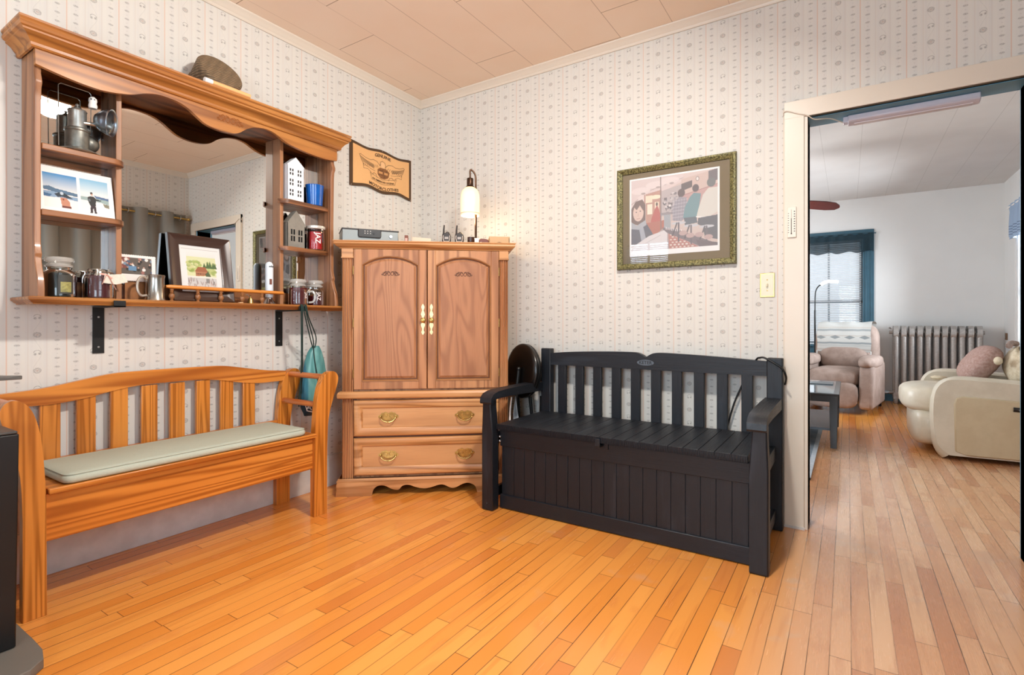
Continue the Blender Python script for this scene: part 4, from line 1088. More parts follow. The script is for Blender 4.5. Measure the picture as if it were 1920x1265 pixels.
lettering('ANS', .040, lambda u, v, d: (.118+.046*math.sqrt(max(0, 1-((-1.065+u+1.03)/.09)**2))+.0045, -1.065+u, .530+v-u*.28), WL, t, label='white printed wordmark')
bx = lambda y, z: (.118+.047*math.sqrt(max(0, 1-((y+1.03)/.09)**2))+.004, y, z)
MB().tube([bx(-1.110, .566), bx(-1.08, .566), bx(-1.038, .556), bx(-1.020, .554), bx(-1.018, .505), bx(-1.06, .507), bx(-1.10, .520)], .0026, 6, closed=True).build('logo_outline', WL, t)
b = MB()
def hang(p): b.tube(smooth_pts(p, 6), .0032, 7)
hook = (.229, -1.178, 1.095)
hang([(.219, -1.190, 1.1175), (.2265, -1.190, 1.114), (.2265, -1.190, 1.07), (.17, -1.150, .75), (.135, -1.140, .60), (.12, -1.13, .545)])
hang([(.219, -1.184, 1.1175), (.2262, -1.184, 1.112), (.226, -1.182, 1.06), (.165, -1.140, .76), (.14, -1.130, .62)])
hang([(.219, -1.180, 1.1178), (.2266, -1.179, 1.112), (.224, -1.165, 1.06), (.16, -1.085, .93), (.135, -1.050, .876)])
hang([(.219, -1.168, 1.1175), (.2266, -1.166, 1.112), (.224, -1.150, 1.05), (.15, -1.060, .93), (.135, -1.045, .874)])
hang([(.219, -1.160, 1.1178), (.2266, -1.158, 1.112), (.222, -1.140, 1.05), (.15, -1.040, .94), (.132, -1.035, .874)])
hang([(.134, -1.045, .874), (.152, -1.050, .80), (.166, -1.040, .70), (.160, -1.020, .60)])
b.build('cords', plain('dark_green_cord', '12302c', .7), t, smooth=60)

# ------------------------------------------------------------------ leather-look wall sign
t = thing('leather_sign', (.006, -.395, 2.07), 'tan leather sign with a dark stitched border and eagle emblem on the left wall', 'sign')
LEA = plain('tan_leather', 'dcae78', .55, nz=.06, bump=.1, nscale=60); BRD = plain('dark_brown_border', '4a3116', .5)
def wav(y):  # wavy top edge
    s = (y+.679)/.556
    return .009*math.cos(s*2*PI*1.0+.25) if True else 0
n = 28
def sx(s): return .004+.008*(.5-.5*math.cos(4*PI*s))
def sp(s, z, d=0.): return (sx(s)+d, -.679+.567*s, z+.009*math.cos(4*PI*s)*(z-2.071)/.142)
def band(s0, s1, za, zb, d, name, mat, par):
    b = MB(); F = [[sp(s0+(s1-s0)*k/n, za(s0+(s1-s0)*k/n), d), sp(s0+(s1-s0)*k/n, zb(s0+(s1-s0)*k/n), d), sp(s0+(s1-s0)*k/n, zb(s0+(s1-s0)*k/n), d-.003), sp(s0+(s1-s0)*k/n, za(s0+(s1-s0)*k/n), d-.003)] for k in range(n+1)]
    b.rings(F); return b.build(name, mat, par, smooth=25)
ZB, ZT = 1.929, 2.213
band(0, 1, lambda s: ZB, lambda s: ZT, .003, 'border', BRD, t)
cv = Canvas(250, 132, 'e0ae74'); K = '3c2410'
cv.speck(.03, 2, 5)
def wing(m):
    f = lambda pts: [(.5+m*(x), y) for x, y in pts]
    cv.line(f([(.045, .36), (.10, .27), (.17, .24), (.22, .27), (.30, .25), (.38, .20), (.40, .22)]), .006, K)
    cv.line(f([(.40, .22), (.385, .28), (.37, .36), (.345, .42), (.30, .47), (.22, .52), (.14, .54)]), .005, K)
    for i in range(7):
        a = i/7; cv.line(f([(.395-.05*a, .24+.17*a), (.29-.06*a, .32+.13*a), (.16, .38+.12*a)]), .0045, K)
    for i in range(9): cv.line(f([(.10+.03*i, .36+.010*i), (.085+.03*i, .42+.010*i)]), .006, K)
    cv.line(f([(.345, .42), (.335, .56), (.27, .55), (.22, .60), (.20, .70)]), .005, K)
    cv.line(f([(.19, .66), (.16, .60), (.12, .62), (.10, .70)]), .006, K)
wing(-1); wing(1)
cv.ell(.5, .32, .045, .085, 'e6b884'); cv.line([(.456, .34), (.46, .26), (.50, .22), (.54, .25), (.555, .33), (.545, .42)], .006, K); cv.line([(.47, .30), (.455, .34), (.47, .36)], .006, K)
cv.poly([(.41, .46), (.46, .40), (.56, .40), (.62, .47), (.60, .62), (.54, .68), (.46, .68), (.41, .60)], '8a5a30')
for k in range(34):
    r1 = np.random.RandomState(k).rand(4); cv.line([(.41+.2*r1[0], .42+.24*r1[1]), (.41+.2*r1[2], .42+.24*r1[3])], .004, K, .7)
cv.rect(.43, .50, .50, .56, 'c8925a'); cv.rect(.53, .50, .59, .56, 'c8925a')
cv.line([(.27, .62), (.30, .80), (.50, .83), (.71, .80), (.735, .62)], .005, K); cv.line([(.27, .62), (.33, .66), (.50, .71), (.67, .66), (.735, .62)], .005, K)
picture(cv, lambda u, v: sp(.045+.915*u, ZT-.018-(ZT-ZB-.036)*v, .0042), 'leather_face', t)
def st(s0): return lambda u, v, d, z0: (sx(.5)+.006+d, 0, 0)
for txt, size, uc, zc, arcv in (('GENUINE', .030, .50, 2.172, -.5), ('MOTORCLOTHES', .030, .515, 1.958, .35), ('AN AMERICAN LEGEND', .0165, .505, 2.003, .35)):
    w_ = .567
    lettering(txt, size, lambda u, v, d: (lambda s: tuple(Vector(sp(s, zc+v+(arcv*u*u*1.2), .0052+d))))(uc+u*1.15/w_), plain('burnt_letter', '3a2210', .6), t)
for s, z in ((.5, ZT-.006), (.02, ZB+.006), (.98, ZB+.006)):
    MB().ball(sp(s, z, .005), .0035, 8).build('tack', STEEL, t)

# ------------------------------------------------------------------ framed diner print on the back wall
t = thing('framed_print', (1.913, -.002, 1.332), 'green gold framed diner print with customers on counter stools, on the flowered wall', 'picture')
fx0, fx1, fz0, fz1 = 1.583, 2.243, 1.332, 1.922
GOLDG = M('green_gold_frame', '6f6a40', .45, .3); X = GOLDG.xyz(); g_ = GOLDG.noise(GOLDG.comb(X[0]*120., X[1]*120., X[2]*120.), 1., 4, .7)
GOLDG.set('Base Color', GOLDG.mix(g_.step(.42, .60), '4a4728', '8e8859')); GOLDG.bump(g_, .7, .003); GOLDG = GOLDG.m
rs_ = []
for o, d in [(0, .0), (0, .018), (.004, .026), (.012, .028), (.020, .024), (.028, .018), (.032, .016), (.034, .010)]:
    rs_.append([(fx0+o, -.002-d, fz0+o), (fx1-o, -.002-d, fz0+o), (fx1-o, -.002-d, fz1-o), (fx0+o, -.002-d, fz1-o)])
MB().rings(rs_, cap=False).build('frame', GOLDG, t, smooth=30)
MB().box(fx0+.004, fx1-.004, -.008, -.002, fz0+.004, fz1-.004).build('backing', plain('mat_board', '7d6f5c', .8), t)
MB().box(fx0+.033, fx1-.033, -.0098, -.008, fz0+.033, fz1-.033).build('mat', plain('taupe_mat', '85765f', .85), t)
px0, px1, pz0, pz1 = 1.658, 2.158, 1.408, 1.858
MB().box(px0, px1, -.0105, -.0098, pz0, pz1).build('paper', plain('print_paper', 'f4f0ee', .8), t)
cv = Canvas(230, 192, 'cdb9b0')
cv.grad(0, 0, 1, .25, 'd8c4bd', 'c8afa6')
cv.poly([(0, 0), (.62, 0), (.62, .10), (.30, .26), (0, .42)], 'd9c6c2'); cv.line([(0, .34), (.2, .18), (.62, .06)], .006, 'a08a86')
for x, y in ((.12, .16), (.3, .10), (.46, .07), (.2, .26)): cv.ell(x, y, .12, .05, 'e6d6d2', .8); cv.ell(x+.03, y+.04, .03, .015, '8a7672', .7)
cv.poly([(.16, .22), (.37, .18), (.37, .92), (.16, .92)], 'b98a78'); cv.rect(.18, .24, .26, .34, 'ecdcc0'); cv.ell(.30, .27, .07, .03, 'f0e2c4')
cv.rect(.20, .36, .26, .50, 'f1e3cc'); cv.rect(.29, .34, .34, .50, 'edd9c0'); cv.poly([(.25, .56), (.29, .44), (.32, .38), (.36, .52), (.36, .62), (.24, .62)], 'b4544c'); cv.ell(.315, .37, .014, .03, '3a2a2a')
cv.poly([(.16, .62), (.40, .60), (.40, .92), (.16, .92)], 'ad6654'); cv.line([(.36, 0), (.365, .92)], .012, '7a6c68'); cv.line([(.18, .22), (.18, .60)], .005, 'd9c8c0')
cv.poly([(.37, .20), (.70, .12), (.70, .50), (.37, .55)], 'b7abaa'); rs2 = np.random.RandomState(9)
for k in range(70):
    x = .38+.28*rs2.rand(); y = .22+.28*rs2.rand(); cv.rect(x, y, x+.006+.03*rs2.rand(), y+.006+.03*rs2.rand(), ['e8e2e0', '5d5a60', '8b8890', 'c9c2c0', '3f3d44'][rs2.randint(5)], .85)
cv.poly([(.60, .08), (1, 0), (1, .22), (.60, .30)], 'cdb3a8'); cv.poly([(.60, .14), (.72, .11), (.72, .20), (.60, .24)], '4a4648'); cv.poly([(.90, .02), (1, .0), (1, .15), (.90, .17)], '55545a'); cv.ell(.78, .10, .022, .035, '6a605e'); cv.ell(.78, .10, .015, .026, 'e6dcd6')
cv.line([(.60, .30), (1, .20)], .008, '8c5a58'); cv.poly([(.60, .30), (1, .20), (1, .46), (.60, .52)], 'bb8a86', .8)
cv.poly([(.36, .50), (.56, .50), (.56, .53), (.36, .53)], '8b8588'); cv.poly([(.40, .53), (.48, .53), (.48, .78), (.40, .74)], '9aa0a6')
cv.poly([(.38, .72), (1, 1), (.30, 1), (.10, .98)], 'a99a98'); cv.poly([(.45, .76), (.80, 1), (.46, 1)], 'b4766c')
for i in range(6):
    for j in range(6):
        x = .47+.045*j+.02*(i % 2); y = .80+.035*i
        if x < .45+.36*(y-.74)/.24+.05: cv.rect(x, y, x+.022, y+.016, 'ded2c8')
cv.poly([(.38, .70), (.55, .74), (1, .98), (1, 1), (.82, 1), (.40, .76)], '6b646a')
for k in range(9): cv.rect(.42+.022*k, .70+.006*k, .430+.022*k, .735+.006*k, 'e6dedc')
# the three on stools
cv.ell(.60, .26, .045, .06, '4b4244'); cv.poly([(.53, .36), (.58, .31), (.66, .33), (.67, .46), (.65, .60), (.60, .64), (.50, .62), (.50, .48)], '94909a')
for k in range(6): cv.line([(.50+.03*k, .34), (.49+.03*k, .62)], .005, '6d6874', .7); cv.line([(.50, .36+.045*k), (.67, .35+.045*k)], .005, 'd2ccd2', .7)
cv.ell(.76, .22, .040, .055, '3d3a40'); cv.poly([(.69, .34), (.74, .28), (.82, .30), (.80, .46), (.77, .60), (.70, .62), (.62, .60), (.64, .46)], '5f8a90'); cv.poly([(.63, .60), (.77, .60), (.78, .68), (.64, .70)], '4b5c66')
cv.ell(.93, .17, .050, .065, '566262'); cv.poly([(.84, .32), (.90, .24), (1, .24), (1, .56), (.90, .62), (.77, .60), (.79, .50)], 'd5cfc4'); cv.line([(.77, .60), (.88, .625)], .012, 'f0ece6'); cv.poly([(.79, .62), (1, .60), (1, .92), (.86, .88), (.84, .74), (.78, .70)], '465058')
for x, y in ((.57, .66), (.71, .71), (.88, .74)): cv.ell(x, y, .085, .020, 'c2c2c6'); cv.line([(x, y), (x, y+.24)], .018, '57565e'); cv.line([(x-.02, y), (x-.07, y+.16)], .016, '3f434c')
for x, y in ((.62, .80), (.80, .84), (.90, .88), (.70, .84)): cv.ell(x, y, .05, .035, 'b99c98')
cv.poly([(.76, .90), (1, .96), (1, 1), (.80, 1)], '5c5258')
# the youth in front
cv.poly([(0, .40), (.06, .30), (.14, .28), (.18, .36), (.18, .60), (.10, .64), (0, .60)], '6b5751'); cv.ell(.09, .46, .068, .125, 'ddc0b2'); cv.poly([(.01, .40), (.05, .31), (.12, .30), (.17, .38), (.15, .44), (.11, .36), (.07, .42), (.04, .38), (.02, .46)], '6a5650')
cv.ell(.065, .45, .010, .008, '3d3a40'); cv.ell(.115, .44, .010, .008, '3d3a40'); cv.line([(.09, .47), (.085, .51)], .004, 'b08a7c'); cv.line([(.07, .545), (.11, .54)], .005, 'a0605a')
cv.poly([(0, .60), (.08, .66), (.18, .60), (.27, .78), (.27, .86), (.10, .90), (0, .90)], '4c5664'); cv.poly([(0, .58), (.07, .64), (.18, .57), (.19, .64), (.10, .70), (0, .68)], 'a9adb4'); cv.poly([(.10, .68), (.15, .66), (.19, .86), (.13, .88)], 'a4a9b4')
cv.poly([(.02, 1), (.04, .92), (.22, .80), (.40, .74), (.44, .78), (.44, 1)], 'ddd6d6'); cv.line([(.10, .94), (.36, .80)], .004, 'a9a0a2')
cv.rect(0, .5, .001, .501, K)
cv.a = cv.a*.80+np.array(lin('dcd0d0')[:3])*.20
picture(cv, lambda u, v: (px0+.010+(px1-px0-.020)*u, -.0109, pz1-.009-(pz1-pz0-.038)*v), 'print', t)
MB().box(fx0+.033, fx1-.033, -.0135, -.0125, fz0+.033, fz1-.033).build('picture_glass', PICGLASS, t)

# ------------------------------------------------------------------ switch plate, thermometer, cord and light bar at the doorway
t = thing('switch_plate', (2.3875, -.001, 1.152), 'brass edged light switch plate on the flowered wall by the doorway', 'light switch')
MB().box(2.353, 2.422, -.004, -.0005, 1.151, 1.275).build('plate', BRASS, t, bevel=.002)
MB().box(2.359, 2.416, -.0055, -.004, 1.158, 1.268).build('face', plain('cream_switch', 'dcd6bc', .35), t, bevel=.001)
MB().box(2.3835, 2.3915, -.016, -.005, 1.203, 1.221).build('toggle', plain('toggle_ivory', 'cfc8ac', .35), t, bevel=.002)
for z in (1.185, 1.240): MB().lathe([(.0035, 0), (.003, .001), (0, .0015)], (2.3875, -.0055, z), 10, (0, -1, 0)).build('screw', BRASS, t)
t = thing('thermometer', (2.499, -.0225, 1.443), 'small cream wall thermometer mounted on the door casing', 'thermometer')
MB().box(2.480, 2.521, -.030, -.0225, 1.443, 1.596).build('body', plain('thermo_cream', 'e6ddd0', .4), t, bevel=.003)
MB().tube([(2.4985, -.031, 1.465), (2.4985, -.031, 1.582)], .0016, 8).build('tube', plain('thermo_glass', 'd5cfc8', .2), t)
MB().cyl((2.4985, -.0318, 1.463), (2.4985, -.0318, 1.538), .0014, n=8).ball((2.4985, -.0318, 1.463), .0032, 10).build('column', plain('dark_spirit', '4a4442', .3), t)
b = MB()
for k in range(9):
    b.box(2.4835, 2.4885, -.0306, -.0299, 1.468+k*.0118, 1.4705+k*.0118); b.box(2.5095, 2.5155, -.0306, -.0299, 1.472+k*.0122, 1.476+k*.0122)
b.build('scale_marks', BLACKM, t, smooth=0)
b = MB().tube(smooth_pts([(2.463, -.0055, .02), (2.463, -.0055, 1.0), (2.463, -.0055, 2.00), (2.463, -.010, 2.062), (2.468, -.028, 2.074), (2.485, -.028, 2.074), (2.52, -.028, 2.057), (2.560, -.028, 2.040), (2.575, -.024, 2.030), (2.60, .0, 2.018), (2.66, .05, 2.026), (2.715, .10, 2.010)], 5), .0028, 7)
t = b.build('power_cord', CREAM, smooth=60); tag(t, 'cream painted cord running up the door casing to the light bar', 'cord')
t = thing('light_bar', (2.97, .105, 1.985), 'slim white light bar fixed under the doorway header', 'light fixture')
LIL = plain('lilac_white_plastic', 'cfcbd6', .35)
yz = [(.070, 2.0325), (.070, 2.006), (.085, 1.996), (.125, 1.994), (.138, 2.004), (.138, 2.0325)]
MB().prism(yz, 'x', 2.735, 3.225).build('housing', LIL, t, bevel=.005)
MB().box(2.715, 2.736, .085, .125, 2.004, 2.0325).build('end_plug', LIL, t, bevel=.002)
MB().box(2.76, 3.20, .090, .122, 1.9925, 1.9955).build('diffuser', plain('clear_diffuser', 'dbd5da', .2), t)
# ------------------------------------------------------------------ things on the armoire (placed in its own frame)
CA, SA = math.cos(AR), math.sin(AR)
def AW(x, y, z=1.5035): return (.22+x*CA-y*SA, -.955+x*SA+y*CA, z)
def on_arm(name, x, y, label, cat, group=None, rot=0.):
    t = thing(name, AW(x, y), label, cat, group, AR+rot); return t
def B_(mb, name, mat, t, **k): return mb.build(name, mat, t, shift=False, **k)
t = on_arm('lock_box', .190, .060, 'grey metal lock box with a black push button pad on the armoire', 'lock box', rot=.28)
GREYM = plain('grey_lockbox', '7e8280', .38, metal=.5)
B_(MB().box(-.165, .165, 0, .20, 0, .072), 'body', GREYM, t, bevel=.004)
B_(MB().box(-.168, .168, -.002, .205, .070, .078), 'lid', plain('dark_lid', '3a3a3a', .4), t, bevel=.003)
p = [(-.075, .076), (.060, .076), (.060, .034), (.054, .026), (-.069, .026), (-.075, .034)]
k_ = B_(MB().prism(p, 'y', -.012, .001), 'keypad', plain('keypad_black', '1d1c1b', .4), t, bevel=.003)
b = MB()
for i in range(3):
    for j in range(2): b.ball((-.036+i*.016, -.0125, .050+j*.013), .0032, 8)
B_(b, 'keypad_buttons', WAXW, k_)
B_(MB().cyl((.016, -.0125, .053), (.016, -.016, .053), .0065, n=14), 'dial', BLACKM, k_)
B_(MB().cyl((.118, .0, .040), (.118, -.006, .040), .009, n=16).cyl((.118, -.006, .040), (.118, -.008, .040), .005, n=12), 'key_lock', STEEL, t)
t = on_arm('small_box', .395, .09, 'small brown box standing right of the grey lock box', 'box')
B_(MB().box(-.009, .012, 0, .03, 0, .052), 'box', plain('brown_carton', '7a4a3a', .6), t, bevel=.002)
B_(MB().box(-.006, .009, -.001, .001, .012, .034), 'label', plain('pink_label', 'd0a698', .6), t)
t = on_arm('notepaper', .46, .20, 'cream paper sheet standing behind the small brown box', 'paper')
B_(MB().prism([(-.04, 0), (.08, 0), (.082, .052), (-.036, .060)], 'y', 0, .0015), 'sheet', plain('cream_paper', 'd9cab4', .8), t)
for x, lab in ((.640, 'black two way radio, left of the pair on the armoire'), (.718, 'black two way radio, right of the pair beside the lamp')):
    t = on_arm('two_way_radio', x, .06, lab, 'radio', 'two way radios on the armoire')
    DK = plain('radio_black', '2a211d', .4)
    pr = [(-.022, 0), (.022, 0), (.027, .012), (.028, .045), (.024, .060), (.014, .066), (-.018, .066), (-.026, .056), (-.027, .012)]
    B_(MB().prism(pr, 'y', 0, .028), 'body', DK, t, bevel=.004)
    B_(MB().tube([(-.017, .014, .060), (-.016, .014, .085), (-.013, .014, .115)], [.006, .0055, .0045], 10), 'antenna', DK, t)
    B_(MB().tube([(-.004, .014, .066), (.002, .014, .072), (.012, .014, .072), (.018, .014, .066)], .003, 8), 'knob_ridge', DK, t)
    B_(MB().box(-.011, .012, -.0015, .002, .028, .042), 'screen', plain('radio_screen', 'a8a09a', .3), t)
    b = MB()
    for m in (-1, 1): b.tube([(m*.019, -.001, .050), (m*.021, -.001, .035), (m*.016, -.001, .016), (m*.012, -.001, .010)], .0022, 6)
    for q in (-.008, 0, .008): b.ball((q, -.001, .014), .0035, 8)
    B_(b, 'trim', plain('radio_trim', 'd3c6b8', .3), t)
# lamp with frosted bell shade hung from a hooked stem
t = on_arm('table_lamp', .825, .17, 'bronze hooked table lamp with a lit frosted glass shade on the armoire', 'lamp')
BRZ = plain('oiled_bronze', '4a3426', .35, metal=.8)
B_(MB().lathe([(.055, 0), (.058, .004), (.054, .010), (.014, .014), (.011, .02)], n=28), 'base', WAXW, t)
B_(MB().box(-.016, .018, -.017, .017, .010, .052), 'socket_block', WAXW, t, bevel=.003)
B_(MB().cyl((0, 0, .050), (0, 0, .30), .0075, n=12), 'stem', BRZ, t)
hk = smooth_pts([(0, 0, .30), (0, 0, .40), (-.001, 0, .445), (-.012, 0, .472), (-.030, 0, .488), (-.036, 0, .480), (-.036, 0, .455), (-.036, 0, .43)], 5)
B_(MB().tube(hk, .006, 10), 'hook', BRZ, t)
B_(MB().lathe([(.030, .375), (.026, .382), (.020, .388), (.021, .392), (.021, .430), (.019, .434), (0, .436)], (-.036, 0, 0), n=24), 'socket', BRZ, t)
SH = M('frosted_lamp_glass', 'fff1dc', .4); SH.set('Emission Color', lin('ffd9a0')); SH.set('Emission Strength', .55); SH.set('Transmission Weight', .6); SH = SH.m
sh = B_(MB().lathe([(.058, .195), (.0595, .200), (.0600, .30), (.058, .330), (.050, .355), (.036, .370), (.024, .378), (.024, .375), (.034, .366), (.048, .352), (.056, .328), (.058, .30), (.0575, .200), (.058, .195)], (-.036, 0, 0), n=36, cap=False), 'lamp_shade', SH, t, smooth=60)
B_(MB().lathe([(.0605, .205), (.0605, .212)], (-.036, 0, 0), n=36, cap=False), 'shade_band', plain('clear_rim', 'e6d3ba', .2), t)
B_(MB().ball((-.036, 0, .305), .026, 18, (1, 1, 1.25)), 'bulb', emit('lit_bulb', 'ffd28c', 22), t)
t = on_arm('dark_cup', .790, .05, 'small dark brown candle cup in front of the lamp base', 'cup')
B_(MB().lathe([(.020, 0), (.022, .004), (.022, .040), (.020, .040), (.019, .006), (0, .005)], n=22, cap=False), 'cup', plain('dark_brown_glaze', '3b2013', .25), t)
t = on_arm('sunglasses_case', .868, .05, 'small red brown sunglasses case right of the lamp', 'case')
B_(MB().prism([(-.030, 0), (.030, 0), (.031, .018), (.026, .028), (.010, .033), (-.020, .034), (-.029, .026)], 'y', 0, .035), 'case', plain('red_brown_leather', '6e3a30', .4), t, bevel=.004)
B_(MB().ball((-.018, -.001, .008), .005, 8), 'clasp', WAXW, t)
t = on_arm('wooden_tray', .972, .06, 'tan wooden letter tray at the right end of the armoire', 'tray')
TAN = plain('tan_tray', 'c39d70', .5)
B_(MB().box(-.072, .058, .0, .008, .0, .050).box(-.072, .058, .15, .158, 0, .036).box(-.072, -.064, .0, .158, 0, .042).box(.050, .058, 0, .158, 0, .042).box(-.07, .056, 0, .155, 0, .006), 'tray', TAN, t, bevel=.001)
B_(MB().tube(smooth_pts([(-.035, -.002, .004), (-.01, -.003, .012), (.01, -.002, .008), (.03, -.002, .004)], 4), .0035, 6), 'handle_groove', ARM_DK, t)

# ------------------------------------------------------------------ folded round stool and bags behind the black bench
t = thing('folding_stool', (1.00, -.20, 0), 'black round padded stool folded upright between armoire and black bench', 'stool')
BLV = plain('black_vinyl', '060606', .30, coat=.3, bump=.05)
ax = Vector((-.42, -.90, .08)).normalized(); c0 = Vector((1.0, -.135, .715))
MB().lathe([(.150, -.026), (.166, -.023), (.172, -.012), (.168, -.004), (.172, .002), (.173, .012), (.166, .022), (.145, .027), (0, .029)], tuple(c0), 48, tuple(ax)).build('padded_seat', BLV, t, smooth=60)
f1 = c0+ax*.040
b = MB().tube([tuple(f1+Vector((.012, -.01, .012))), (.985, -.185, .62), (.988, -.20, .35), (.995, -.21, .012)], [.011, .012, .012, .012], 12).ball(tuple(f1+Vector((.012, -.01, .012))), .014, 12)
b.build('leg', BLACKM, t)
MB().tube([(1.03, -.10, .55), (1.045, -.08, .30), (1.06, -.07, .012)], .011, 10).build('leg', BLACKM, t)
MB().tube([(.93, -.09, .55), (.94, -.08, .30), (.95, -.06, .012)], .011, 10).build('leg', BLACKM, t)
MB().tube([(.988, -.20, .35), (1.02, -.14, .37), (1.042, -.085, .36)], .007, 8).build('cross_brace', BLACKM, t)
t = thing('umbrella', (1.082, -.04, 0), 'black umbrella standing in the gap behind the left arm of the black bench', 'umbrella')
MB().tube([(1.088, -.05, .005), (1.088, -.045, .20), (1.085, -.04, .55)], [.006, .022, .016], 12).build('canopy', BLACKM, t)
MB().tube([(1.085, -.04, .55), (1.085, -.04, .585)], .006, 8).build('handle', STEEL, t)
t = thing('crumpled_bag', (1.02, -.26, 0), 'crumpled grey and white plastic bag stuffed behind the black bench arm', 'bag')
rnd = random.Random(2); b = MB()
b.grid(lambda u, v: (1.028+.020*math.sin(PI*v)*math.cos(2*PI*u)*(1+.25*math.sin(u*31+v*7)), -.27+.035*math.sin(PI*v)*math.sin(2*PI*u)*(1+.25*math.sin(u*23+v*11)), .03+.53*v+.02*math.sin(u*19)), 28, 14, closed_u=True)
b.build('bag', plain('crinkled_plastic', 'b4bac0', .3, nz=.7, bump=.5, nscale=18), t, smooth=30)
t = MB().tube(smooth_pts([(1.045, -.34, .575), (1.042, -.35, .50), (1.046, -.36, .44), (1.04, -.36, .32), (1.045, -.36, .15), (1.04, -.36, .005)], 5), .005, 7).build('white_cord', WAXW, smooth=60); tag(t, 'white cord hanging beside the right side of the armoire', 'cord')
t = MB().tube(smooth_pts([(2.20, -.035, .47), (2.235, -.035, .60), (2.275, -.035, .70), (2.31, -.045, .78), (2.35, -.085, .838), (2.365, -.108, .846), (2.385, -.112, .848), (2.41, -.115, .835), (2.44, -.118, .818), (2.468, -.116, .795), (2.482, -.105, .760), (2.478, -.070, .730), (2.472, -.045, .715)], 6), .0048, 8).build('power_cord', BLACKM, smooth=60)
tag(t, 'black power cord looped over the top right corner of the black bench', 'cord')

# ------------------------------------------------------------------ black stove at the left edge of the frame
ST = plain('black_stove_enamel', '060709', .42, bump=.05, nscale=200)
t = thing('wood_stove', (.36, -2.75, 0), 'black stove at the left edge of the picture beside the pine bench', 'stove')
MB().rings([[(.41, -2.440, .032), (.605, -2.440, .032), (.60, -3.05, .032), (.41, -3.05, .032)], [(.41, -2.432, .681), (.607, -2.433, .681), (.60, -3.05, .681), (.41, -3.05, .681)]]).build('body', ST, t, bevel=.004)
MB().box(.41, .605, -3.05, -2.436, .6815, .690).build('top', plain('grey_stove_top', '3c3a38', .4), t, bevel=.003)
MB().box(.46, .56, -2.98, -2.74, .69, .846).build('shelf_support', ST, t, bevel=.003)
MB().prism([(.16, -3.0), (.585, -3.0), (.60, -2.47), (.600, -2.424), (.585, -2.432), (.16, -2.70)], 'z', .846, .858).build('warming_shelf', plain('shelf_grey', '55534f', .3), t, bevel=.002)
MB().box(.60, .606, -2.95, -2.52, .12, .60).build('door', ST, t, bevel=.003)
t2 = MB().prism([(.02, -3.15), (.02, -2.400), (.60, -2.396), (.68, -2.398), (.74, -2.412), (.775, -2.45), (.785, -2.52), (.785, -3.15)], 'z', .001, .030).build('hearth_mat', plain('grey_rubber_mat', '6f6a62', .6, bump=.1, nscale=200), bevel=.004)
tag(t2, 'grey rounded corner floor pad under the black stove', 'hearth pad')

# ------------------------------------------------------------------ ceiling lamp seen in the mirror, curtain on the right wall
t = thing('ceiling_light', (2.25, -1.55, 2.689), 'small ceiling lamp glowing in the mirror behind the lantern', 'ceiling light')
MB().lathe([(.11, 0), (.11, -.018), (.10, -.024)], (2.25, -1.55, 2.689), 36).build('canopy', WAXW, t)
MB().lathe([(.095, -.020), (.092, -.038), (.080, -.056), (.05, -.066), (0, -.070)], (2.25, -1.55, 2.689), 36).build('glass_dome', emit('lit_opal_glass', 'fff0d8', 6), t)
CURT = plain('grey_curtain_cloth', '86837b', .85, bump=.2, nscale=160)
t = thing('curtain', (3.47, -1.0, 0), 'grey grommet curtain on a brass rod, seen in the hutch mirror', 'curtain')
def cf(u, v):
    y = -.07-1.85*u; a = u*2*PI*7.5
    return (3.475+.045*math.sin(a)*(1+.15*math.sin(v*3+u*9)), y+.012*math.sin(a*2+v*2), 2.215-2.195*v)
MB().grid(cf, 300, 14).build('panel', CURT, t, smooth=80)
MB().grid(lambda u, v: tuple(Vector(cf(u, v))+Vector((.003, 0, 0))), 300, 14).build('panel', CURT, t, smooth=80)
b = MB()
for k in range(15):
    y = -.07-1.85*(k+.5)/15*1.0
    b.tube([(3.475+.0*0, y+.006*0, 0)], .001) if False else b.tube([(3.473+.024*math.cos(a_), y+.004*math.sin(a_), 2.168+.024*math.sin(a_)) for a_ in [2*PI*j/16 for j in range(16)]], .004, 6, closed=True)
b.build('grommets', STEEL, t)
t2 = thing('curtain_rod', (3.475, -1.0, 2.168), 'slim brass curtain rod above the grey curtain, seen in the mirror', 'curtain rod')
MB().cyl((3.475, -.045, 2.168), (3.475, -2.0, 2.168), .010, n=12).build('rod', BRASS, t2)
MB().box(3.47, 3.549, -.060, -.052, 2.155, 2.18).build('bracket', BRASS, t2)
MB().ball((3.475, -.038, 2.168), .017, 12).build('finial', BRASS, t2)

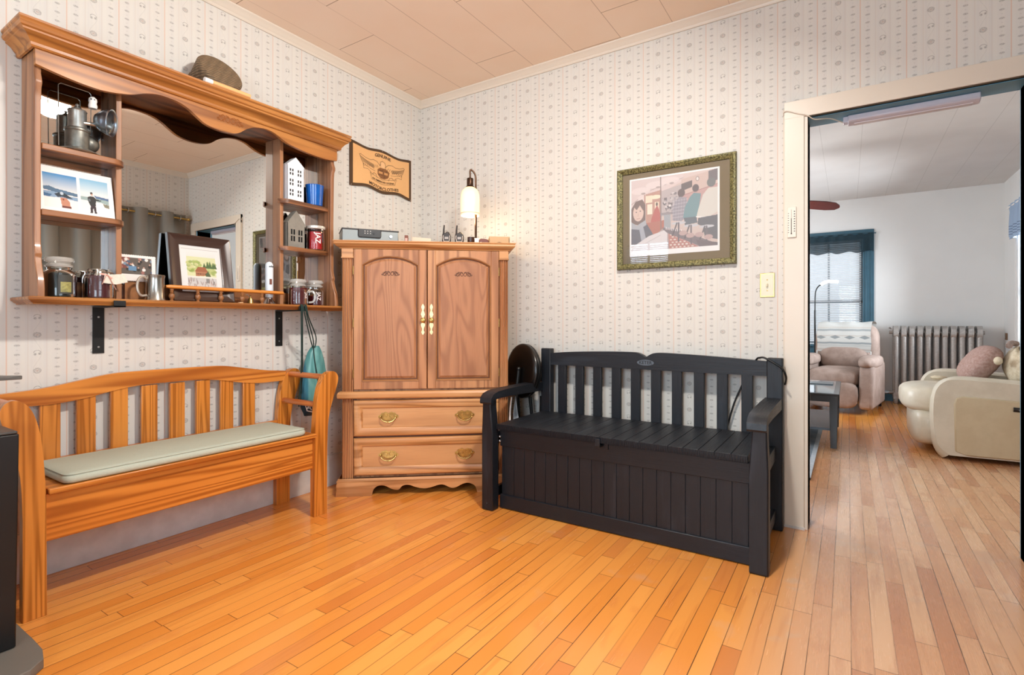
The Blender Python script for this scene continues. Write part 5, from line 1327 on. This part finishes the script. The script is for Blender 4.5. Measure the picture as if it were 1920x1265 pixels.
# ------------------------------------------------------------------ living room
def soft(name, c, c2=None, ns=16, rough=.85, bump=.25, **k):
    m = M(name, c, rough, **k); X = m.xyz(); v = m.comb(*X); n = m.noise(v, ns, 4, .6)
    m.set('Base Color', m.mix(n.step(.35, .68), c, c2 or c)); m.bump(m.noise(v, 90, 3), bump, .004); return m.m
TAUPE = soft('taupe_microfibre', '8f7b70', 'a18d82', 9)
LEATH = soft('cream_leather', 'c6bca8', 'd0c7b4', 7, .42, .10, coat=.12)
LEATHD = soft('cream_leather_side', 'bcab8c', 'c3b394', 9, .5, .10)
def puff(mb, x0, x1, y0, y1, z0, z1, r=.05, e=3.2, n=20, m=10):
    """superellipsoid cushion"""
    cx, cy, cz = (x0+x1)/2, (y0+y1)/2, (z0+z1)/2; a, b, c = (x1-x0)/2, (y1-y0)/2, (z1-z0)/2
    def sp_(v, p): return math.copysign(abs(v)**p, v)
    rs = []
    for j in range(m+1):
        ph = -PI/2+PI*j/m; cp = max(1e-4, math.cos(ph))
        rs.append([(cx+a*sp_(cp, 2/e)*sp_(math.cos(2*PI*k/n), 2/e), cy+b*sp_(cp, 2/e)*sp_(math.sin(2*PI*k/n), 2/e), cz+c*sp_(math.sin(ph), 2/e)) for k in range(n)])
    return mb.rings(rs)
# taupe recliner in front of the far window, local frame: +y is its front
t = thing('recliner', (2.655, 4.50, 0), 'taupe fabric recliner with a striped throw, in front of the far window', 'recliner', rot=PI-.17)
def R_(mb, name, mat=TAUPE, par=None, sub=0, **k): return mb.build(name, mat, par or t, shift=False, sub=sub, smooth=70, **k)
R_(puff(MB(), -.24, .24, -.36, .50, .10, .34, e=6), 'base')
R_(puff(MB(), -.27, .27, -.25, .55, .28, .50, e=3.6, n=32, m=16), 'seat')
R_(puff(MB(), -.265, .265, .44, .56, .06, .36, e=4), 'footrest')
b = MB(); b.grid(lambda u, v: (-.33+.66*u, -.22-.30*v-.035*math.sin(PI*u)*0+.10*(math.sin(PI*u)**.5)*math.sin(PI*min(1, v*1.1))*.9+.03*math.sin(v*PI*3)*math.sin(PI*u), .40+.62*v+.01*math.sin(PI*u)), 24, 20)
R_(puff(MB(), -.34, .34, -.56, -.26, .36, 1.015, e=4.5, n=32, m=16), 'backrest')
bk = R_(puff(MB(), -.27, .27, -.36, -.14, .44, .74, e=3, n=28, m=14), 'lumbar_cushion')
R_(puff(MB(), -.30, .30, -.44, -.245, .70, .96, e=3, n=28, m=14), 'headrest')
for s in (-1, 1):
    b = MB(); b.prism([(-.42, .06), (.50, .06), (.52, .12), (.46, .52), (.40, .56), (-.42, .56)], 'x', s*.265 if s > 0 else -.395, .395 if s > 0 else -.265)
    R_(b, 'side_panel', bevel=.03)
    R_(puff(MB(), s*.325-.095, s*.325+.095, -.34, .52, .50, .645, e=2.8, n=28, m=14), 'armrest')
    R_(MB().cyl((s*.33, -.40, .03), (s*.36, -.40, .03), .028, n=14), 'caster', BLACKM)
tr = thing('throw_blanket', (2.655, 4.50, .75), 'white and grey striped woven throw draped over the taupe recliner back', 'blanket', rot=PI-.17)
TH = M('woven_throw', 'dcdcd8', .9); X = TH.xyz(world=False); zz = X[2]+TH.noise(TH.comb(X[0]*4., 0., 0.), 1., 2)*.05
def bandm(c, w_): return ((zz-c).abs()).step(w_, w_*.4)
c_ = TH.mix(bandm(.205, .018)*.6, 'c6c7c3', '747f84'); c_ = TH.mix(bandm(.135, .008)*.4, c_, 'a5907f'); c_ = TH.mix(bandm(.045, .016)*.7, c_, '6f7c82'); c_ = TH.mix(bandm(.015, .010)*.4, c_, '9aa4a6'); c_ = TH.mix(bandm(-.035, .012)*.5, c_, 'a8968c'); c_ = TH.mix(bandm(.235, .010)*.4, c_, 'b8aa9c')
fx_ = ((X[0]+.30)/.155).fract(); dm = ((fx_-.5).abs()*2.2+((zz-.115)/.028).abs())
c_ = TH.mix(dm.step(.95, .7)*.75, c_, '6a7478'); TH.set('Base Color', c_); TH.bump(TH.noise(TH.comb(X[0]*40., X[1]*40., X[2]*220.), 1., 2), .5, .003); TH = TH.m
def tf(u, v, d=0):
    x = -.285+.57*u; s = v*.62
    # over the top: from behind, across the crest, down the front
    if s < .12: y, z = -.575-d, 1.00-.12+s
    elif s < .36:
        k = (s-.12)/.24; a = PI*k; y = -.40-.175*math.cos(a)-d*math.cos(a); z = 1.00+.028*math.sin(a)+d*math.sin(a)
    else:
        k = (s-.36)/.26; y = -.225+.05*math.sin(k*PI*.8)+d; z = 1.00-.33*k
    return (x+.004*math.sin(v*20), y, z-.75-.015*math.sin(u*PI)*(v > .5)+.006*math.sin(u*14+v*4))
fs_ = MB(); fs_.grid(lambda u, v: tf(u, v), 34, 40); fs_.grid(lambda u, v: tf(u, v, .005), 34, 40)
fs_.build('cloth', TH, tr, shift=False, smooth=80)
b = MB()
for u in (.0, 1.): b.tube([tf(u, .99), tuple(Vector(tf(u, .99))+Vector((0, .004, -.045)))], .006, 6)
b.build('tassels', TH, tr, shift=False)

# gooseneck floor lamp
t = thing('floor_lamp', (2.36, 5.18, 0), 'slim black gooseneck floor lamp with a lit white head behind the recliner', 'floor lamp')
MB().lathe([(.11, 0), (.11, .015), (.02, .022), (.012, .03)], (2.36, 5.18, .001), 28).build('base', BLACKM, t)
MB().tube([(2.36, 5.18, .02), (2.36, 5.18, 1.19)], .011, 10).build('pole', BLACKM, t)
MB().tube(smooth_pts([(2.36, 5.18, 1.17), (2.362, 5.18, 1.36), (2.37, 5.18, 1.45), (2.40, 5.175, 1.51), (2.44, 5.17, 1.535)], 6), .0075, 8).build('gooseneck', BLACKM, t)
MB().tube(smooth_pts([(2.43, 5.17, 1.53), (2.47, 5.165, 1.56), (2.53, 5.16, 1.572), (2.60, 5.155, 1.565), (2.625, 5.15, 1.56)], 5), [.010]*5+[.022]*11+[.018]*4+[.008] if False else .020, 12).build('lamp_head', emit('lit_lamp_head', 'ffffff', 2.2), t)

# radiator
t = thing('radiator', (3.645, 5.30, 0), 'silver cast iron column radiator against the living room far wall', 'radiator')
RAD = plain('silver_radiator_paint', 'b4afaa', .40, metal=.45, nz=.35, bump=.25, nscale=55)
n = 11; dx = (4.085-3.205)/n
for k in range(n):
    x = 3.205+dx*(k+.5); b = MB()
    for yy in (5.215, 5.365):
        b.tube([(x, yy, .06), (x, yy, .10), (x, yy, .14), (x, yy, .84), (x, yy, .90)], [.020, .030, .025, .025, .030], 12, flat=(1.15, .95))
    top = smooth_pts([(5.188, .86), (5.188, .93), (5.205, .965), (5.235, .982), (5.29, .978), (5.345, .982), (5.375, .965), (5.392, .93), (5.392, .86), (5.36, .835), (5.29, .90), (5.22, .835)], 4, True)
    b.prism([tuple(p) for p in top], 'x', x-.026, x+.026)
    bot = [(5.19, .06), (5.39, .06), (5.392, .14), (5.36, .16), (5.29, .10), (5.22, .16), (5.188, .14)]
    b.prism(bot, 'x', x-.026, x+.026)
    if k in (0, n-1): b.tube([(x, 5.21, .001), (x, 5.212, .07)], [.020, .026], 10); b.tube([(x, 5.37, .001), (x, 5.368, .07)], [.020, .026], 10)
    b.build('section', RAD, t, bevel=.010, smooth=50)
MB().cyl((3.18, 5.29, .90), (4.10, 5.29, .90), .022, n=12).cyl((3.18, 5.29, .13), (4.10, 5.29, .13), .022, n=12).build('connector', RAD, t)
MB().ball((3.185, 5.29, .955), .012, 10).cyl((3.205, 5.29, .94), (3.18, 5.29, .955), .007, n=8).build('air_valve', RAD, t)
MB().tube(smooth_pts([(3.20, 5.29, .13), (3.13, 5.29, .13), (3.09, 5.29, .115), (3.078, 5.29, .08), (3.078, 5.29, .001)], 5), .017, 12).cyl((3.16, 5.29, .13), (3.125, 5.29, .13), .026, n=10).cyl((3.078, 5.29, .04), (3.078, 5.29, .06), .024, n=10).build('supply_pipe', plain('galvanised_pipe', 'a9b4ba', .3, metal=.9), t)

# coffee table, rug
t = thing('coffee_table', (2.17, 2.47, 0), 'black coffee table with a glass inset top just inside the doorway', 'table')
BLK = plain('black_lacquer', '07090b', .3, coat=.3)
x0, x1, y0, y1 = 1.66, 2.668, 1.93, 3.02
for x in (x0, x1-.058):
    for y in (y0, y1-.058):
        MB().rings([[(x+.006, y+.006, .014), (x+.050, y+.006, .014), (x+.050, y+.050, .014), (x+.006, y+.050, .014)], [(x, y, .30), (x+.056, y, .30), (x+.056, y+.056, .30), (x, y+.056, .30)], [(x, y, .437), (x+.056, y, .437), (x+.056, y+.056, .437), (x, y+.056, .437)]]).build('leg', BLK, t, bevel=.002)
MB().box(x0+.01, x1-.01, y0+.006, y0+.03, .385, .437).box(x0+.01, x1-.01, y1-.03, y1-.006, .385, .437).box(x0+.006, x0+.03, y0+.01, y1-.01, .385, .437).box(x1-.03, x1-.006, y0+.01, y1-.01, .385, .437).build('apron', BLK, t)
MB().box(x0-.01, x1+.01, y0-.01, y1+.01, .437, .452).build('table_top', BLK, t, bevel=.003)
MB().box(x0+.03, x1-.03, y0+.03, y1-.03, .452, .4535).build('glass_inset', plain('table_glass', '8f9aa0', .06, spec=.8, nz=.3, nscale=6), t)
MB().box(x0+.04, x1-.04, y0+.04, y1-.04, .150, .168).build('lower_shelf', plain('blue_grey_shelf', '5c6b78', .25), t)
for n_, (px_, py_) in enumerate(((2.50, 2.70), (2.40, 2.35))):
    if n_ == 0:
        q = MB().box(px_-.12, px_+.12, py_-.10, py_+.10, .4545, .462).build('magazine', plain('grey_magazine', '566066', .3, nz=.6, nscale=12), bevel=.001); tag(q, 'grey magazine lying on the coffee table top', 'magazine')
t = MB().box(.9, 2.53, .93, 4.0, .0015, .012).build('area_rug', None or soft('grey_blue_rug', '7c8892', '5f6c78', 5, .95, .5), bevel=.002); tag(t, 'grey blue area rug under the coffee table', 'rug')
b = MB().box(2.500, 2.531, .925, 4.0, .0015, .0125).box(.9, 2.531, .925, .955, .0015, .0125).build('border', soft('pale_rug_border', 'b5bbc0', 'a2a9b0', 30), t, shift=True, bevel=.001)

# cream leather power recliner by the right wall, facing -x
t = thing('leather_recliner', (3.78, 2.53, 0), 'cream leather power recliner with a curved arm, facing left', 'recliner')
def Q(mb, name, mat=LEATH, **k): return mb.build(name, mat, t, smooth=70, **k)
def armp(y0, y1, x0, nm, inset):
    pr = smooth_pts([(x0+.095, .035), (x0+.03, .10), (x0+.005, .22), (x0, .38), (x0+.012, .50), (x0+.055, .572), (x0+.13, .600), (x0+.35, .592), (x0+.60, .575), (x0+.86, .555)], 5)
    out = [tuple(p) for p in pr]+[(x0+.90, .50), (x0+.90, .045)]
    Q(MB().prism(out, 'y', y0, y1), 'arm_body', LEATH, bevel=.028)
    # rolled pad running over the front and top
    pa = [(p[0]+.035, (y0+y1)/2, p[1]-.030) for p in pr[3:]]
    Q(MB().tube(pa, .070, 14, flat=(.72, 1.05)), 'arm_roll', LEATH)
    if inset:
        s_ = [(x0+.125, .07), (x0+.118, .42), (x0+.130, .462), (x0+.165, .480), (x0+.40, .470), (x0+.88, .440), (x0+.88, .055), (x0+.20, .045)]
        Q(MB().prism(s_, 'y', y0-.010, y0+.01), 'side_panel', LEATHD, bevel=.008)
        b_ = MB().tube([(x0+.44+.0, y0-.012, .408), (x0+.59, y0-.012, .400)], .0165, 14, flat=(1, .5))
        cp = b_.build('control_panel', plain('control_black', '1a1614', .35), t)
        b_ = MB()
        for k in range(3): b_.ball((x0+.470+.044*k, y0-.0205, .407-.0025*k), .0055, 8)
        b_.build('buttons', plain('button_grey', '6b6660', .4), cp)
armp(2.06, 2.22, 3.275, 'near', True); armp(2.86, 3.02, 3.275, 'far', False)
Q(puff(MB(), 3.10, 3.85, 2.205, 2.875, .30, .53, e=4, n=36, m=18), 'seat')
Q(puff(MB(), 3.16, 3.40, 2.21, 2.87, .05, .36, e=4, n=28, m=14), 'footrest')
Q(puff(MB(), 3.92, 4.24, 2.20, 2.90, .42, .80, e=3.6, n=28, m=14), 'backrest')
Q(puff(MB(), 3.99, 4.25, 2.22, 2.88, .72, 1.02, e=3, n=28, m=14), 'headrest')
Q(MB().box(3.40, 4.14, 2.22, 2.86, .05, .35), 'base', LEATHD)
b = MB(); rnd = random.Random(5)
t = thing('throw_pillow', (3.66, 2.62, .53), 'fluffy dusty pink pillow on the cream leather recliner', 'pillow')
PNK = soft('pink_plush', '9c7b70', 'b0948a', 60, .95, .8)
def pil(u, v):
    ph = PI*(v-.5); a = 2*PI*u; s_ = lambda w, p: math.copysign(abs(w)**p, w)
    X_ = .088*s_(math.cos(ph), .9)*s_(math.cos(a), .8); Y_ = .250*s_(math.cos(ph), .6)*s_(math.sin(a), .6); Z_ = .165*s_(math.sin(ph), .75)
    q = Matrix.Rotation(.62, 4, 'Y') @ Vector((X_, Y_, Z_)); nz2 = .004*math.sin(u*90+v*70)
    return (3.62+q.x+nz2, 2.60+q.y+nz2, .690+q.z)
MB().grid(pil, 50, 26, closed_u=True).build('pillow', PNK, t, smooth=80)
t = thing('knit_throw', (3.86, 2.50, .60), 'cream knit throw with tassel bunched behind the pink pillow', 'blanket')
KN = soft('cream_knit', 'c5b598', 'd6c9b0', 40, .9, .6)
b = MB(); b.grid(lambda u, v: (3.825+.085*math.cos(PI*(v-.5))*math.cos(2*PI*u)*(1+.10*math.sin(u*19+v*9)), 2.44+.24*math.cos(PI*(v-.5))*math.sin(2*PI*u)*(1+.08*math.sin(u*26)), .68+.15*math.sin(PI*(v-.5))*(1+.08*math.sin(u*25))), 44, 20, closed_u=True)
b.build('folds', KN, t, smooth=80)
MB().ball((3.68, 2.30, .735), .045, 12, (.6, 1, .7)).build('tassel', KN, t)
t = MB().tube(smooth_pts([(3.76, 2.40, .845), (3.80, 2.55, .860), (3.85, 2.66, .855)], 6), .022, 8).build('fringe_scarf', soft('taupe_fringe', '8f7a70', 'a5928a', 50, .9, .8), smooth=70); tag(t, 'taupe fringed scarf lying over the top of the cream throw', 'scarf')
t = MB().ball((3.38, 2.72, .556), .045, 12, (1.3, 1, .4)).build('folded_cloth', KN, smooth=70); tag(t, 'small cream cloth lying by the far arm of the leather recliner', 'cloth')
t = thing('wall_outlet', (4.298, 5.30, .86), 'small brown wall plate near the far right corner of the living room', 'outlet')
MB().box(4.285, 4.299, 5.28, 5.33, .82, .90).build('plate', plain('brown_plate', '6f5238', .5), t, bevel=.002)

# valances
def valance(pth, z0, z1, mat, label, axis, nm='valance', nseg=140, amp=.018, trimz=None):
    t = thing(nm, (pth[0][0], pth[0][1], z0), label, 'curtain')
    (xa, ya), (xb, yb) = pth
    def f(u, v, d=0.):
        w = amp*math.sin(u*2*PI*9+1.3*math.sin(v*3))*(.35+.65*v)+d
        return (xa+(xb-xa)*u+(w if axis == 'y' else 0), ya+(yb-ya)*u+(w if axis == 'x' else 0), z1-(z1-z0)*v+.012*math.sin(u*2*PI*4.5)*v)
    MB().grid(lambda u, v: f(u, v), nseg, 16).build('cloth', mat, t, smooth=80)
    MB().grid(lambda u, v: f(u, v, .003), nseg, 16).build('cloth', mat, t, smooth=80)
    return t
def sheer(name, col, al):
    m = bpy.data.materials.new(name); m.use_nodes = True; nt = m.node_tree; b_ = nt.nodes['Principled BSDF']
    b_.inputs['Base Color'].default_value = lin(col); b_.inputs['Roughness'].default_value = .8; b_.inputs['Alpha'].default_value = al
    return m
t = valance([(2.00, 5.388), (3.02, 5.388)], 1.965, 2.215, sheer('sheer_teal', '15303b', .62), 'sheer dark teal valance across the top of the far window', 'x')
t2 = MB().cyl((1.98, 5.395, 2.205), (3.045, 5.395, 2.205), .007, n=8).build('rod', TEALD, t)
VB = M('striped_blue_valance', '8fa3bd', .85); X = VB.xyz(world=True)
zz = X[2]; l_ = sum([((zz-q).abs().step(.006, .003)) for q in (1.985, 2.015, 2.045, 2.075)], S(VB.nt, X[0].k)*0.)
VB.set('Base Color', VB.mix(l_._m('MINIMUM', 1.)*.8, '93a7c0', '4c5b74')); VB = VB.m
t = valance([(4.235, 4.90), (4.235, 3.40)], 1.945, 2.325, VB, 'light blue pleated valance on the living room right wall window', 'y', amp=.022)
MB().cyl((4.236, 4.95, 2.30), (4.236, 3.35, 2.30), .008, n=8).build('rod', WAXW, t)

# ceiling fan: blades at rest
t = thing('ceiling_fan', (1.96, 2.85, 2.689), 'ceiling fan with reddish brown blades, one tip showing in the doorway', 'ceiling fan')
FANW = plain('mahogany_blade', '552a2a', .35, nz=.3)
fc = Vector((1.96, 2.85, 2.26))
MB().cyl((fc.x, fc.y, 2.689), (fc.x, fc.y, 2.34), .012, n=12).lathe([(.06, 0), (.055, -.03), (.02, -.05)], (fc.x, fc.y, 2.689), 24).build('downrod', BRASS, t)
MB().lathe([(.03, .10), (.09, .07), (.10, .02), (.09, -.03), (.05, -.05)], tuple(fc), 28).build('motor_housing', BRASS, t)
MB().lathe([(.05, -.05), (.07, -.09), (.085, -.14), (.05, -.17), (0, -.175)], tuple(fc), 28).build('light_bowl', plain('opal_bowl', 'efe9dc', .3), t)
th0 = .17
for k in range(5):
    a = th0+2*PI*k/5; d = Vector((math.cos(a), math.sin(a), 0)); s_ = Vector((-math.sin(a), math.cos(a), -.38))
    def pt(r, w, h): return tuple(fc+d*r+s_*w+Vector((0, 0, h-.01-.16*r)))
    out = [(.20, -.05), (.35, -.062), (.60, -.068), (.68, -.055), (.715, -.02), (.72, 0), (.715, .02), (.68, .055), (.60, .068), (.35, .062), (.20, .05)]
    bl = MB().rings([[pt(r, w, 0) for r, w in out], [pt(r, w, .008) for r, w in out]]).build('blade', FANW, t, smooth=25)
    MB().rings([[pt(.08, -.02, .002), pt(.24, -.03, .012), pt(.24, .03, .012), pt(.08, .02, .002)], [pt(.08, -.02, .010), pt(.24, -.03, .016), pt(.24, .03, .016), pt(.08, .02, .010)]]).build('blade_arm', BRASS, bl)
